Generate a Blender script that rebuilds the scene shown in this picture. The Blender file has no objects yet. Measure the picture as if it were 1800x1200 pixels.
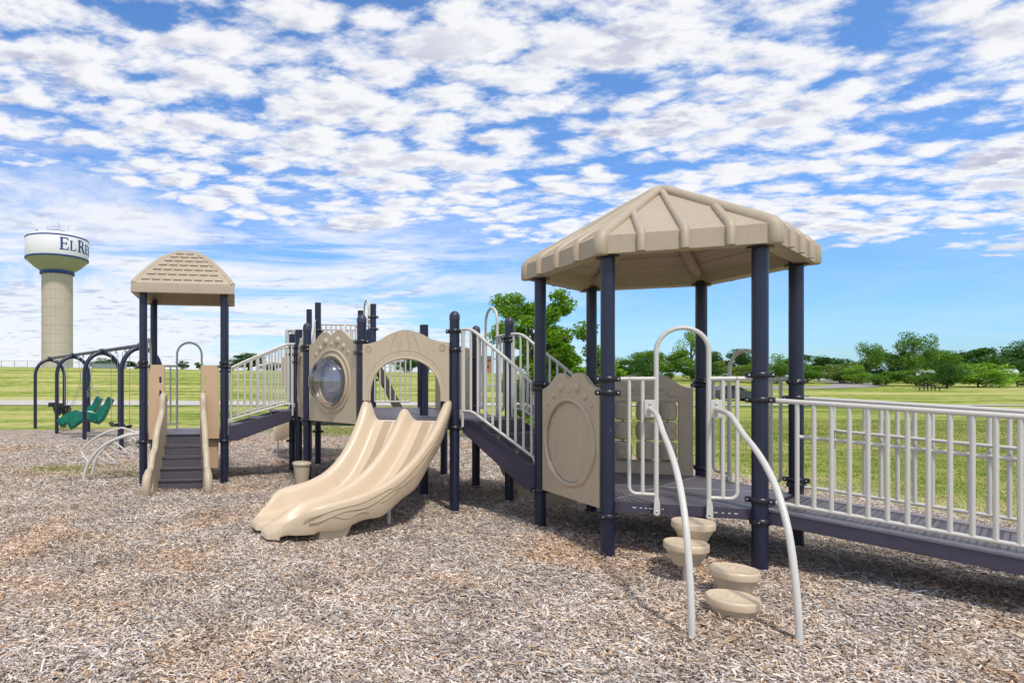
import bpy, bmesh, math, random
import numpy as np
from mathutils import Vector, Matrix
from mathutils.geometry import tessellate_polygon
PI=math.pi; R_=math.radians
random.seed(7)
C=bpy.context.scene.collection
scene=bpy.context.scene
W={}   # world location of each built object

# ------------------------------------------------------------------ materials
def newmat(name):
    m=bpy.data.materials.new(name); m.use_nodes=True
    nt=m.node_tree; b=nt.nodes['Principled BSDF']
    return m,nt,b
def nd(nt,t,**k):
    n=nt.nodes.new(t)
    for a,v in k.items():
        if a in n.inputs: n.inputs[a].default_value=v
        else: setattr(n,a,v)
    return n
def ramp(nt,stops,interp='LINEAR'):
    n=nt.nodes.new('ShaderNodeValToRGB'); cr=n.color_ramp; cr.interpolation=interp
    while len(cr.elements)<len(stops): cr.elements.new(0.5)
    for e,(p,c) in zip(cr.elements,stops):
        e.position=p; e.color=(c[0],c[1],c[2],1)
    return n
def mixc(nt,a,b,fac,mode='MIX'):
    n=nt.nodes.new('ShaderNodeMix'); n.data_type='RGBA'; n.blend_type=mode
    def put(sock,x):
        if hasattr(x,'links') or hasattr(x,'is_output'): nt.links.new(x,sock)
        elif isinstance(x,(int,float)): sock.default_value=x
        else: sock.default_value=(x[0],x[1],x[2],1)
    put(n.inputs[0],fac); put(n.inputs[6],a); put(n.inputs[7],b)
    return n.outputs[2]
def mth(nt,op,a,b=None,c=None,clamp=False):
    n=nt.nodes.new('ShaderNodeMath'); n.operation=op; n.use_clamp=clamp
    for i,x in enumerate((a,b,c)):
        if x is None: continue
        if isinstance(x,(int,float)): n.inputs[i].default_value=x
        else: nt.links.new(x,n.inputs[i])
    return n.outputs[0]
def noise(nt,scale,detail=3,rough=0.5,vec=None,dist=0.0):
    n=nt.nodes.new('ShaderNodeTexNoise'); n.inputs['Scale'].default_value=scale
    n.inputs['Detail'].default_value=detail; n.inputs['Roughness'].default_value=rough
    n.inputs['Distortion'].default_value=dist
    if vec is not None: nt.links.new(vec,n.inputs['Vector'])
    return n.outputs[0]
def coord(nt,which='Object'):
    return nt.nodes.new('ShaderNodeTexCoord').outputs[which]
def worldpos(nt): return nt.nodes.new('ShaderNodeNewGeometry').outputs['Position']
def bump(nt,b,h,strength=0.2,dist=0.01):
    n=nt.nodes.new('ShaderNodeBump'); n.inputs['Strength'].default_value=strength; n.inputs['Distance'].default_value=dist
    nt.links.new(h,n.inputs['Height']); nt.links.new(n.outputs[0],b.inputs['Normal'])
def simple(name,col,rough=0.5,var=0.12,vs=4.0,bs=0.04,bscale=180,metal=0.0,stain=None,spec=0.5,streak=0,nick=None):
    m,nt,b=newmat(name)
    p=worldpos(nt)
    f=noise(nt,vs,4,0.6,p)
    c=mixc(nt,[x*(1-var) for x in col],[min(1,x*(1+var)) for x in col],f)
    if stain:
        s=noise(nt,stain[1],6,0.7,p,0.4)
        s=mth(nt,'MULTIPLY',mth(nt,'SUBTRACT',s,stain[2]),5.0,clamp=True)
        s=mth(nt,'MULTIPLY',s,stain[3])
        c=mixc(nt,c,stain[0],s)
    if streak:
        mp=nd(nt,'ShaderNodeMapping'); mp.inputs['Scale'].default_value=(16,16,1.3); nt.links.new(p,mp.inputs[0])
        k=mth(nt,'MULTIPLY',mth(nt,'SUBTRACT',noise(nt,1.0,5,0.65,mp.outputs[0]),0.54),4.0,clamp=True)
        c=mixc(nt,c,[x*0.66 for x in col],mth(nt,'MULTIPLY',k,streak))
    if nick:
        k=mth(nt,'MULTIPLY',mth(nt,'SUBTRACT',noise(nt,38,3,0.6,p),0.70),14.0,clamp=True)
        c=mixc(nt,c,nick,mth(nt,'MULTIPLY',k,0.7))
    nt.links.new(c,b.inputs['Base Color'])
    r=mth(nt,'MULTIPLY_ADD',noise(nt,vs*3,3,0.6,p),0.25,rough-0.12)
    nt.links.new(r,b.inputs['Roughness'])
    b.inputs['Metallic'].default_value=metal; b.inputs['Specular IOR Level'].default_value=spec
    if bs: bump(nt,b,noise(nt,bscale,2,0.6,p),bs,0.003)
    return m
M={}
M['beige']=simple('beige_moulded_plastic',(0.52,0.425,0.30),0.42,0.06,3,0.10,350,stain=((0.36,0.28,0.19),6,0.55,0.38),streak=0.45,nick=(0.66,0.58,0.46))
M['slide']=simple('slide_plastic',(0.635,0.50,0.345),0.36,0.05,2,0.06,300,stain=((0.50,0.39,0.27),3.5,0.54,0.42),nick=(0.45,0.36,0.26))
M['roof']=simple('roof_plastic',(0.43,0.35,0.25),0.5,0.06,2,0.12,350,stain=((0.34,0.27,0.19),3,0.53,0.5),streak=0.4)
M['tan']=simple('tan_sheet',(0.56,0.38,0.235),0.45,0.04,3,0.06,350)
M['navy']=simple('navy_powder_coat',(0.015,0.019,0.046),0.34,0.12,3,0.06,400,stain=((0.06,0.065,0.09),14,0.58,0.5),streak=0.3,nick=(0.25,0.25,0.27))
M['cap']=simple('navy_post_cap',(0.034,0.034,0.058),0.42,0.1,4,0.05,300)
M['groove']=simple('darker_line_plastic',(0.42,0.32,0.215),0.5,0.1,6,0)  # darker than the slide plastic, covers its bed ribs and relief lines
M['black']=simple('black_cast_clamp',(0.012,0.013,0.02),0.35,0.2,10,0.05,300)
M['white']=simple('pale_grey_powder_coat',(0.60,0.575,0.52),0.38,0.04,3,0.05,500,stain=((0.42,0.38,0.31),12,0.58,0.5),nick=(0.25,0.22,0.2))
M['fascia']=simple('deck_edge_vinyl',(0.056,0.047,0.074),0.5,0.12,4,0.12,300,stain=((0.12,0.1,0.1),8,0.58,0.4))
M['steel']=simple('bolt_steel',(0.55,0.55,0.55),0.3,0.1,20,0,metal=0.9)
M['chain']=simple('galvanised_chain',(0.35,0.36,0.38),0.4,0.1,20,0,metal=0.6)
M['green']=simple('green_plastic_seat',(0.0,0.17,0.105),0.3,0.08,4,0.03,300)
M['rubber']=simple('black_rubber',(0.02,0.02,0.022),0.6,0.2,8,0.05,300)
M['conc']=simple('ribbed_concrete',(0.50,0.435,0.36),0.85,0.10,0.3,0.2,6,stain=((0.36,0.29,0.2),0.25,0.55,0.5))
M['tank']=simple('tank_white_paint',(0.80,0.785,0.83),0.5,0.03,0.3,0)
M['cone']=simple('tank_bowl_paint',(0.36,0.35,0.33),0.6,0.10,0.25,0,stain=((0.3,0.25,0.16),0.4,0.55,0.6))
M['blue']=simple('tank_blue_paint',(0.010,0.045,0.22),0.5,0.05,0.5,0)
M['trunk']=simple('bark',(0.13,0.10,0.075),0.9,0.3,8,0.6,30)
M['galv']=simple('galvanised_fence',(0.34,0.36,0.37),0.5,0.1,3,0)
M['dark_wood']=simple('dark_brown_vinyl',(0.10,0.07,0.055),0.6,0.2,6,0.1,200)
M['carpaint']=simple('dark_grey_car_paint',(0.045,0.047,0.055),0.22,0.05,2,0)
M['glassdark']=simple('dark_window_glass',(0.02,0.025,0.03),0.08,0.05,2,0)
M['red']=simple('red_tail_lamp',(0.6,0.02,0.04),0.25,0.05,2,0)
M['alloy']=simple('alloy_rim',(0.6,0.6,0.6),0.3,0.05,2,0,metal=0.7)
M['rvwhite']=simple('white_vehicle_paint',(0.72,0.73,0.74),0.35,0.05,1,0)
M['rvblue']=simple('blue_vehicle_paint',(0.05,0.16,0.42),0.35,0.05,1,0)
M['rvgreen']=simple('green_vehicle_paint',(0.03,0.25,0.16),0.35,0.05,1,0)
M['brick']=simple('brick_wall',(0.36,0.17,0.12),0.9,0.15,1.5,0.1,30)
M['pathmat']=simple('pale_concrete_path',(0.50,0.46,0.41),0.9,0.10,0.8,0.3,40)
M['asphalt']=simple('worn_asphalt',(0.30,0.27,0.25),0.9,0.12,0.6,0.3,40)
M['timber']=simple('black_border_timber',(0.02,0.02,0.02),0.6,0.3,6,0.2,60)
M['lawnpost']=simple('bench_steel',(0.03,0.03,0.035),0.5,0.1,6,0)

def deck_mat(name,ang,blotch=False):
    """vinyl coated punched deck: rows of short slots"""
    m,nt,b=newmat(name)
    mp=nd(nt,'ShaderNodeMapping'); mp.inputs['Rotation'].default_value=(0,0,-ang)
    nt.links.new(worldpos(nt),mp.inputs[0])
    sx=nt.nodes.new('ShaderNodeSeparateXYZ'); nt.links.new(mp.outputs[0],sx.inputs[0])
    x=mth(nt,'MULTIPLY',sx.outputs[0],1/0.040); y=mth(nt,'MULTIPLY',sx.outputs[1],1/0.10)
    fx=mth(nt,'ABSOLUTE',mth(nt,'SUBTRACT',mth(nt,'FRACT',x),0.5))
    fy=mth(nt,'ABSOLUTE',mth(nt,'SUBTRACT',mth(nt,'FRACT',y),0.5))
    slot=mth(nt,'MULTIPLY',mth(nt,'LESS_THAN',fx,0.17),mth(nt,'LESS_THAN',fy,0.40))
    f=noise(nt,5,5,0.65,worldpos(nt))
    c=mixc(nt,(0.105,0.092,0.108),(0.165,0.148,0.155),f)
    c=mixc(nt,c,(0.02,0.018,0.022),mth(nt,'MULTIPLY',slot,0.72))
    if blotch:
        # open drain slots across the ramp, in groups of three
        x2=mth(nt,'MULTIPLY',sx.outputs[0],1/0.30)
        g=mth(nt,'LESS_THAN',mth(nt,'FRACT',x2),0.55)
        x3=mth(nt,'ABSOLUTE',mth(nt,'SUBTRACT',mth(nt,'FRACT',mth(nt,'MULTIPLY',sx.outputs[0],1/0.055)),0.5))
        g=mth(nt,'MULTIPLY',g,mth(nt,'LESS_THAN',x3,0.2))
        c=mixc(nt,c,(0.02,0.018,0.02),mth(nt,'MULTIPLY',g,0.6))
    nt.links.new(c,b.inputs['Base Color'])
    b.inputs['Roughness'].default_value=0.5
    bump(nt,b,mth(nt,'SUBTRACT',1.0,slot),0.4,0.004)
    return m
def perf_mat(name,ang):
    """punched stair risers: grid of round holes"""
    m,nt,b=newmat(name)
    mp=nd(nt,'ShaderNodeMapping'); mp.inputs['Rotation'].default_value=(0,0,-ang)
    nt.links.new(worldpos(nt),mp.inputs[0])
    sx=nt.nodes.new('ShaderNodeSeparateXYZ'); nt.links.new(mp.outputs[0],sx.inputs[0])
    x=mth(nt,'FRACT',mth(nt,'MULTIPLY',sx.outputs[0],1/0.034)); z=mth(nt,'FRACT',mth(nt,'MULTIPLY',sx.outputs[2],1/0.034))
    dx=mth(nt,'SUBTRACT',x,0.5); dz=mth(nt,'SUBTRACT',z,0.5)
    d=mth(nt,'ADD',mth(nt,'MULTIPLY',dx,dx),mth(nt,'MULTIPLY',dz,dz))
    hole=mth(nt,'LESS_THAN',d,0.075)
    c=mixc(nt,(0.085,0.072,0.085),(0.14,0.125,0.135),noise(nt,6,4,0.6,worldpos(nt)))
    c=mixc(nt,c,(0.008,0.008,0.009),hole)
    nt.links.new(c,b.inputs['Base Color']); b.inputs['Roughness'].default_value=0.5
    bump(nt,b,mth(nt,'SUBTRACT',1.0,hole),0.5,0.004)
    return m

def leaf_mat():
    m,nt,b=newmat('leaves')
    oi=nt.nodes.new('ShaderNodeObjectInfo'); g=nt.nodes.new('ShaderNodeNewGeometry')
    r=g.outputs['Random Per Island']
    v=ramp(nt,[(0,(0.55,0.6,0.5)),(0.5,(1,1,1)),(1,(1.7,1.5,1.3))]); nt.links.new(r,v.inputs[0])
    c=mixc(nt,oi.outputs['Color'],v.outputs[0],1.0,'MULTIPLY')
    n=noise(nt,3.0,3,0.6,coord(nt))
    v2=ramp(nt,[(0.3,(0.65,0.7,0.7)),(0.7,(1.3,1.25,1.0))]); nt.links.new(n,v2.inputs[0])
    c=mixc(nt,c,v2.outputs[0],1.0,'MULTIPLY')
    nt.links.new(c,b.inputs['Base Color']); b.inputs['Roughness'].default_value=0.55
    b.inputs['Specular IOR Level'].default_value=0.3
    tr=nt.nodes.new('ShaderNodeBsdfTranslucent'); nt.links.new(mixc(nt,c,(1.2,1.3,0.4),1.0,'MULTIPLY'),tr.inputs[0])
    mx=nt.nodes.new('ShaderNodeMixShader'); mx.inputs[0].default_value=0.35
    nt.links.new(b.outputs[0],mx.inputs[1]); nt.links.new(tr.outputs[0],mx.inputs[2])
    nt.links.new(mx.outputs[0],nt.nodes['Material Output'].inputs[0])
    return m
M['leaf']=leaf_mat()

PAL=[(0.0,(0.18,0.145,0.12)),(0.07,(0.28,0.235,0.21)),(0.20,(0.41,0.36,0.335)),(0.38,(0.51,0.46,0.435)),(0.56,(0.64,0.585,0.55)),(0.72,(0.80,0.75,0.70)),(0.86,(0.66,0.50,0.35)),(0.925,(0.58,0.37,0.20)),(0.955,(0.34,0.22,0.14)),(0.97,(0.88,0.84,0.79))]
def patch_tint(nt,p):
    n=noise(nt,0.55,4,0.6,p,0.6)
    t=ramp(nt,[(0.35,(0.98,0.955,0.91)),(0.52,(1.01,0.945,0.86)),(0.66,(1.06,0.86,0.66))]); nt.links.new(n,t.inputs[0])
    n2=noise(nt,1.7,5,0.65,p)
    t2=ramp(nt,[(0.30,(0.70,0.69,0.68)),(0.60,(1.08,1.08,1.08))]); nt.links.new(n2,t2.inputs[0])
    return mixc(nt,t.outputs[0],t2.outputs[0],1.0,'MULTIPLY')
def chip_mat():
    m,nt,b=newmat('wood_chips')
    g=nt.nodes.new('ShaderNodeNewGeometry')
    r=ramp(nt,PAL,'CONSTANT'); nt.links.new(g.outputs['Random Per Island'],r.inputs[0])
    c=mixc(nt,r.outputs[0],patch_tint(nt,g.outputs['Position']),1.0,'MULTIPLY')
    f=noise(nt,60,3,0.6,g.outputs['Position'])
    v=ramp(nt,[(0.3,(0.8,0.8,0.8)),(0.7,(1.15,1.15,1.15))]); nt.links.new(f,v.inputs[0])
    c=mixc(nt,c,v.outputs[0],1.0,'MULTIPLY')
    nt.links.new(c,b.inputs['Base Color']); b.inputs['Roughness'].default_value=0.85
    b.inputs['Specular IOR Level'].default_value=0.25
    return m
M['chip']=chip_mat()
def mulch_mat():
    m,nt,b=newmat('wood_chip_bed')
    p=worldpos(nt)
    w=nt.nodes.new('ShaderNodeTexNoise'); w.inputs['Scale'].default_value=9; nt.links.new(p,w.inputs['Vector'])
    vm=nt.nodes.new('ShaderNodeVectorMath'); vm.operation='MULTIPLY_ADD'
    nt.links.new(w.outputs['Color'],vm.inputs[0]); vm.inputs[1].default_value=(0.12,0.12,0); nt.links.new(p,vm.inputs[2])
    vo=nd(nt,'ShaderNodeTexVoronoi',Scale=38.0); nt.links.new(vm.outputs[0],vo.inputs['Vector'])
    sx=nt.nodes.new('ShaderNodeSeparateColor'); nt.links.new(vo.outputs['Color'],sx.inputs[0])
    r=ramp(nt,PAL,'CONSTANT'); nt.links.new(sx.outputs[0],r.inputs[0])
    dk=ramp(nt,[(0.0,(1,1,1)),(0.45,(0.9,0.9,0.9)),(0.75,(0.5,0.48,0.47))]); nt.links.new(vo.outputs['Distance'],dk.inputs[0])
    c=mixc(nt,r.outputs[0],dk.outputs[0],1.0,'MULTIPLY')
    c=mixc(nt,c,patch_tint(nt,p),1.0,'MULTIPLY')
    nt.links.new(c,b.inputs['Base Color']); b.inputs['Roughness'].default_value=0.95
    b.inputs['Specular IOR Level'].default_value=0.1
    bump(nt,b,mth(nt,'SUBTRACT',1.0,vo.outputs['Distance']),0.8,0.02)
    return m
M['mulch']=mulch_mat()
def lawn_mat():
    m,nt,b=newmat('mown_grass')
    p=worldpos(nt)
    mp=nd(nt,'ShaderNodeMapping'); mp.inputs['Scale'].default_value=(0.045,0.17,0.1); nt.links.new(p,mp.inputs[0])
    n1=noise(nt,1.0,6,0.70,mp.outputs[0],0.8)
    n2=noise(nt,1.3,6,0.7,p,0.3)
    n3=noise(nt,28,4,0.7,p)
    f=mth(nt,'ADD',mth(nt,'MULTIPLY',n1,0.60),mth(nt,'MULTIPLY',n2,0.40))
    c=ramp(nt,[(0.40,(0.11,0.175,0.020)),(0.46,(0.20,0.265,0.038)),(0.50,(0.32,0.35,0.08)),(0.545,(0.46,0.435,0.16)),(0.64,(0.55,0.46,0.26))]); nt.links.new(f,c.inputs[0])
    v=ramp(nt,[(0.3,(0.62,0.66,0.6)),(0.7,(1.3,1.28,1.2))]); nt.links.new(n3,v.inputs[0])
    sy=nt.nodes.new('ShaderNodeSeparateXYZ'); nt.links.new(p,sy.inputs[0])
    edge=mth(nt,'ADD',sy.outputs[0],mth(nt,'MULTIPLY',sy.outputs[1],0.26))
    near=mth(nt,'SUBTRACT',1.0,mth(nt,'MULTIPLY',mth(nt,'ABSOLUTE',mth(nt,'SUBTRACT',edge,10.2)),0.55),clamp=True)
    cut=mth(nt,'LESS_THAN',sy.outputs[1],22.0)
    near=mth(nt,'MULTIPLY',mth(nt,'MULTIPLY',near,cut),mth(nt,'MULTIPLY',mth(nt,'SUBTRACT',noise(nt,2.6,5,0.7,p),0.36),5.0,clamp=True))
    cc=mixc(nt,c.outputs[0],(0.50,0.40,0.27),mth(nt,'MULTIPLY',near,0.8))
    cc=mixc(nt,cc,v.outputs[0],1.0,'MULTIPLY')
    nt.links.new(cc,b.inputs['Base Color']); b.inputs['Roughness'].default_value=0.95; b.inputs['Specular IOR Level'].default_value=0.1
    bump(nt,b,noise(nt,45,4,0.7,p),0.7,0.03)
    return m
M['lawn']=lawn_mat()
def blade_mat():
    m,nt,b=newmat('grass_blades')
    g=nt.nodes.new('ShaderNodeNewGeometry')
    r=ramp(nt,[(0,(0.10,0.17,0.018)),(0.3,(0.21,0.28,0.035)),(0.6,(0.40,0.41,0.10)),(0.82,(0.58,0.50,0.24))]); nt.links.new(g.outputs['Random Per Island'],r.inputs[0])
    nt.links.new(r.outputs[0],b.inputs['Base Color']); b.inputs['Roughness'].default_value=0.6
    b.inputs['Specular IOR Level'].default_value=0.2
    tr=nt.nodes.new('ShaderNodeBsdfTranslucent'); nt.links.new(r.outputs[0],tr.inputs[0])
    mx=nt.nodes.new('ShaderNodeMixShader'); mx.inputs[0].default_value=0.3
    nt.links.new(b.outputs[0],mx.inputs[1]); nt.links.new(tr.outputs[0],mx.inputs[2])
    nt.links.new(mx.outputs[0],nt.nodes['Material Output'].inputs[0])
    return m
M['blade']=blade_mat()
def bubble_mat():
    m,nt,b=newmat('clear_acrylic')
    t=nt.nodes.new('ShaderNodeBsdfTransparent'); t.inputs[0].default_value=(0.93,0.95,0.98,1)
    gl=nt.nodes.new('ShaderNodeBsdfGlossy'); gl.inputs['Roughness'].default_value=0.06; gl.inputs[0].default_value=(1,1,1,1)
    fr=nd(nt,'ShaderNodeFresnel',IOR=1.6)
    sc=noise(nt,14,6,0.75,coord(nt),1.0)
    f=mth(nt,'MULTIPLY_ADD',fr.outputs[0],0.9,mth(nt,'MULTIPLY',mth(nt,'SUBTRACT',sc,0.5,clamp=True),0.6),clamp=True)
    f=mth(nt,'ADD',f,0.10,clamp=True)
    mx=nt.nodes.new('ShaderNodeMixShader'); nt.links.new(f,mx.inputs[0])
    nt.links.new(t.outputs[0],mx.inputs[1]); nt.links.new(gl.outputs[0],mx.inputs[2])
    nt.links.new(mx.outputs[0],nt.nodes['Material Output'].inputs[0])
    return m
M['bubble']=bubble_mat()
M['refl_back']=simple('grey_reflection_backing',(0.20,0.225,0.28),0.15,0.3,12,0.1,40)  # grey gloss in place of the reflections on the bubble window

# ------------------------------------------------------------------ mesh builder
class MB:
    def __init__(s): s.v=[]; s.f=[]
    def add(s,vs,fs):
        o=len(s.v); s.v+= [tuple(v) for v in vs]; s.f+=[tuple(i+o for i in f) for f in fs]; return s
    def box(s,c,size,ang=0,tilt=None):
        hx,hy,hz=[a/2 for a in size]; ca,sa=math.cos(ang),math.sin(ang); vs=[]
        for x,y,z in [(-hx,-hy,-hz),(hx,-hy,-hz),(hx,hy,-hz),(-hx,hy,-hz),(-hx,-hy,hz),(hx,-hy,hz),(hx,hy,hz),(-hx,hy,hz)]:
            if tilt: z+=x*tilt
            vs.append((c[0]+x*ca-y*sa,c[1]+x*sa+y*ca,c[2]+z))
        return s.add(vs,[(0,3,2,1),(4,5,6,7),(0,1,5,4),(1,2,6,5),(2,3,7,6),(3,0,4,7)])
    def prism(s,bot,top):
        n=len(bot); fs=[tuple(range(n))[::-1],tuple(range(n,2*n))]
        fs+=[(i,(i+1)%n,n+(i+1)%n,n+i) for i in range(n)]
        return s.add(list(bot)+list(top),fs)
    def tube(s,pts,r,n=10,closed=False):
        P=[Vector(p) for p in pts]; m=len(P); rs=r if isinstance(r,(list,tuple)) else [r]*m
        T=[]
        for i in range(m):
            if closed: t=P[(i+1)%m]-P[(i-1)%m]
            elif i==0: t=P[1]-P[0]
            elif i==m-1: t=P[-1]-P[-2]
            else: t=(P[i+1]-P[i]).normalized()+(P[i]-P[i-1]).normalized()
            T.append(t.normalized() if t.length>1e-9 else Vector((0,0,1)))
        a=Vector((0,0,1)) if abs(T[0].z)<0.9 else Vector((1,0,0))
        nrm=T[0].cross(a).normalized(); vs=[]
        for i in range(m):
            if i: 
                nrm=(nrm-T[i]*nrm.dot(T[i]))
                nrm=nrm.normalized() if nrm.length>1e-6 else T[i].orthogonal().normalized()
            bn=T[i].cross(nrm)
            k=1.0
            if 0<i<m-1 and not closed:
                d=(P[i+1]-P[i]).normalized().dot((P[i]-P[i-1]).normalized())
            for j in range(n):
                th=2*PI*j/n; vs.append(P[i]+(nrm*math.cos(th)+bn*math.sin(th))*rs[i])
        fs=[]
        L=m if closed else m-1
        for i in range(L):
            for j in range(n):
                a0=i*n+j; a1=i*n+(j+1)%n; b0=((i+1)%m)*n+j; b1=((i+1)%m)*n+(j+1)%n
                fs.append((a0,a1,b1,b0))
        if not closed:
            fs.append(tuple(range(n))[::-1]); fs.append(tuple(range((m-1)*n,m*n)))
        return s.add(vs,fs)
    def lathe(s,c,prof,n=24,tiltm=None,phase=0):
        vs=[];fs=[];m=len(prof)
        for r,z in prof:
            for j in range(n):
                th=2*PI*j/n+phase; v=Vector((r*math.cos(th),r*math.sin(th),z))
                if tiltm: v=tiltm@v
                vs.append((c[0]+v.x,c[1]+v.y,c[2]+v.z))
        for i in range(m-1):
            for j in range(n):
                fs.append((i*n+j,i*n+(j+1)%n,(i+1)*n+(j+1)%n,(i+1)*n+j))
        fs.append(tuple(range(n))[::-1]); fs.append(tuple(range((m-1)*n,m*n)))
        return s.add(vs,fs)
    def plate(s,fr,outl,v0,v1,holes=()):
        loops=[list(outl)]+[list(h) for h in holes]
        tri=tessellate_polygon([[Vector((u,z,0)) for u,z in l] for l in loops])
        flat=[p for l in loops for p in l]; n=len(flat)
        vs=[fr.p(u,v1,z) for u,z in flat]+[fr.p(u,v0,z) for u,z in flat]
        fs=[tuple(t) for t in tri]+[tuple(i+n for i in t)[::-1] for t in tri]
        o=0
        for l in loops:
            k=len(l)
            for i in range(k):
                a,b=o+i,o+(i+1)%k; fs.append((a,b,b+n,a+n))
            o+=k
        return s.add(vs,fs)
    def ball(s,c,r,n=12,m=8,half=None,fr=None):
        # ellipsoid in frame axes (u,v,z)
        rx,ry,rz=r if isinstance(r,(tuple,list)) else (r,r,r)
        vs=[];fs=[]
        for i in range(m+1):
            ph=-PI/2+PI*i/m
            for j in range(n):
                th=2*PI*j/n; a,b,z=rx*math.cos(ph)*math.cos(th),ry*math.cos(ph)*math.sin(th),rz*math.sin(ph)
                if fr: vs.append(fr.p(c[0]+a,c[1]+b,c[2]+z))
                else: vs.append((c[0]+a,c[1]+b,c[2]+z))
        for i in range(m):
            for j in range(n): fs.append((i*n+j,i*n+(j+1)%n,(i+1)*n+(j+1)%n,(i+1)*n+j))
        return s.add(vs,fs)
    def build(s,name,mat,parent=None,bevel=0,sharp=38,origin=None,recalc=True):
        vs=np.array(s.v,dtype=float)
        if origin is None:
            lo=vs.min(0);hi=vs.max(0); origin=((lo[0]+hi[0])/2,(lo[1]+hi[1])/2,lo[2])
        o3=Vector(origin); vs=vs-np.array(origin)
        me=bpy.data.meshes.new(name); me.from_pydata([tuple(v) for v in vs],[],s.f)
        if recalc:
            bm=bmesh.new(); bm.from_mesh(me); bmesh.ops.remove_doubles(bm,verts=bm.verts,dist=1e-6)
            bmesh.ops.recalc_face_normals(bm,faces=bm.faces); bm.to_mesh(me); bm.free()
        me.polygons.foreach_set('use_smooth',[True]*len(me.polygons))
        try: me.set_sharp_from_angle(angle=R_(sharp))
        except Exception: pass
        me.materials.append(mat); me.update()
        ob=bpy.data.objects.new(name,me); C.objects.link(ob)
        W[ob.name]=o3
        if parent: ob.parent=parent; ob.location=o3-W[parent.name]
        else: ob.location=o3
        if bevel:
            b=ob.modifiers.new('edge','BEVEL'); b.width=bevel; b.segments=2; b.limit_method='ANGLE'; b.angle_limit=R_(40)
            b.harden_normals=False
        return ob
class Fr:
    """vertical frame from A to B: u along AB, v outward (right-hand normal), z up"""
    def __init__(s,A,B):
        s.A=Vector((A[0],A[1])); s.B=Vector((B[0],B[1])); d=s.B-s.A; s.L=d.length; s.d=d/s.L; s.n=Vector((s.d.y,-s.d.x)); s.ang=math.atan2(s.d.y,s.d.x)
    def p(s,u,v,z):
        q=s.A+s.d*u+s.n*v; return (q.x,q.y,z)
def tag(o,label=None,cat=None,group=None,kind=None):
    if label: o['label']=label
    if cat: o['category']=cat
    if group: o['group']=group
    if kind: o['kind']=kind
    return o
def empty(name,loc,label=None,cat=None,group=None):
    o=bpy.data.objects.new(name,None); C.objects.link(o); o.location=loc; o.empty_display_size=0.2
    W[o.name]=Vector(loc); return tag(o,label,cat,group)
def copy_tree(o,parent=None):
    c=o.copy(); C.objects.link(c); c.parent=parent
    for ch in list(o.children): copy_tree(ch,c)
    return c
def arc(cx,cz,r,a0,a1,n):
    return [(cx+r*math.cos(R_(a0+(a1-a0)*i/n)),cz+r*math.sin(R_(a0+(a1-a0)*i/n))) for i in range(n+1)]
def smoothpts(P,n=6):
    """Catmull-Rom through points of any dimension"""
    P=[np.array(p,float) for p in P]; out=[]
    Q=[2*P[0]-P[1]]+P+[2*P[-1]-P[-2]]
    for i in range(1,len(Q)-2):
        for k in range(n):
            t=k/n; a,b,c,d=Q[i-1],Q[i],Q[i+1],Q[i+2]
            out.append(tuple(0.5*((2*b)+(-a+c)*t+(2*a-5*b+4*c-d)*t*t+(-a+3*b-3*c+d)*t**3)))
    out.append(tuple(P[-1])); return out
def interp(x,xs,ys): return float(np.interp(x,xs,ys))

# ------------------------------------------------------------------ terrain
CREST_A=[-1.0,-0.55,-0.12,0.12,0.40,0.64,0.80,1.3]
CREST_H=[6.3,6.1,5.2,4.75,4.3,3.9,2.9,2.6]
def hgt(x,y):
    if y<=48: return 0.0
    a=x/y; hc=interp(a,CREST_A,CREST_H)
    t=min(1,(y-48)/102.0); s=t*t*(3-2*t)*0.5+t*0.5
    h=hc*s
    if y>150: h-= (min(y,400)-150)*0.012
    return h
def terrain():
    xs=np.concatenate([-np.geomspace(900,20,40),np.linspace(-19,19,39),np.geomspace(20,900,40)])
    ys=np.concatenate([[-400,-150,-60,-25,-10],np.linspace(-5,60,66),np.linspace(62,170,55),np.geomspace(175,1800,30)])
    vs=[(x,y,hgt(x,y)) for y in ys for x in xs]; nx=len(xs)
    fs=[(j*nx+i,j*nx+i+1,(j+1)*nx+i+1,(j+1)*nx+i) for j in range(len(ys)-1) for i in range(nx-1)]
    m=MB(); m.add(vs,fs); o=m.build('grass_ground',M['lawn'],origin=(0,0,0)); o['kind']='structure'
terrain()
def inpoly(x,y,P):
    c=False;n=len(P)
    for i in range(n):
        x0,y0=P[i];x1,y1=P[(i+1)%n]
        if (y0>y)!=(y1>y) and x<(x1-x0)*(y-y0)/(y1-y0)+x0: c=not c
    return c
MULCH0=[(-15,-4),(-15.5,10),(-14.5,20.3),(-11.9,21.8),(-7.5,22.6),(-3.6,23.8),(0.4,24.0),(4.4,21.7),(6.3,16.5),(7.0,12),(7.35,8.9),(7.9,7.0),(8.6,3),(9,-4)]
rr=random.Random(3)
MULCH=[]
for i in range(len(MULCH0)):
    a=Vector(MULCH0[i]); b=Vector(MULCH0[(i+1)%len(MULCH0)]); n=max(2,int((b-a).length/0.35))
    nr=Vector(((b-a).y,-(b-a).x)).normalized()
    for k in range(n):
        p=a.lerp(b,k/n)+nr*(rr.uniform(-0.18,0.18)+0.15*math.sin(k*0.9+i)); MULCH.append((p.x,p.y))
def sheet(name,outl,z,mat,kind='structure'):
    m=MB(); tri=tessellate_polygon([[Vector((x,y,0)) for x,y in outl]])
    m.add([(x,y,z) for x,y in outl],[tuple(t) for t in tri]); o=m.build(name,mat,origin=(0,0,0)); 
    # make normals face up
    me=o.data
    if me.polygons[0].normal.z<0: me.flip_normals()
    o['kind']=kind; return o
sheet('wood_chip_ground',MULCH,0.012,M['mulch'])
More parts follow.
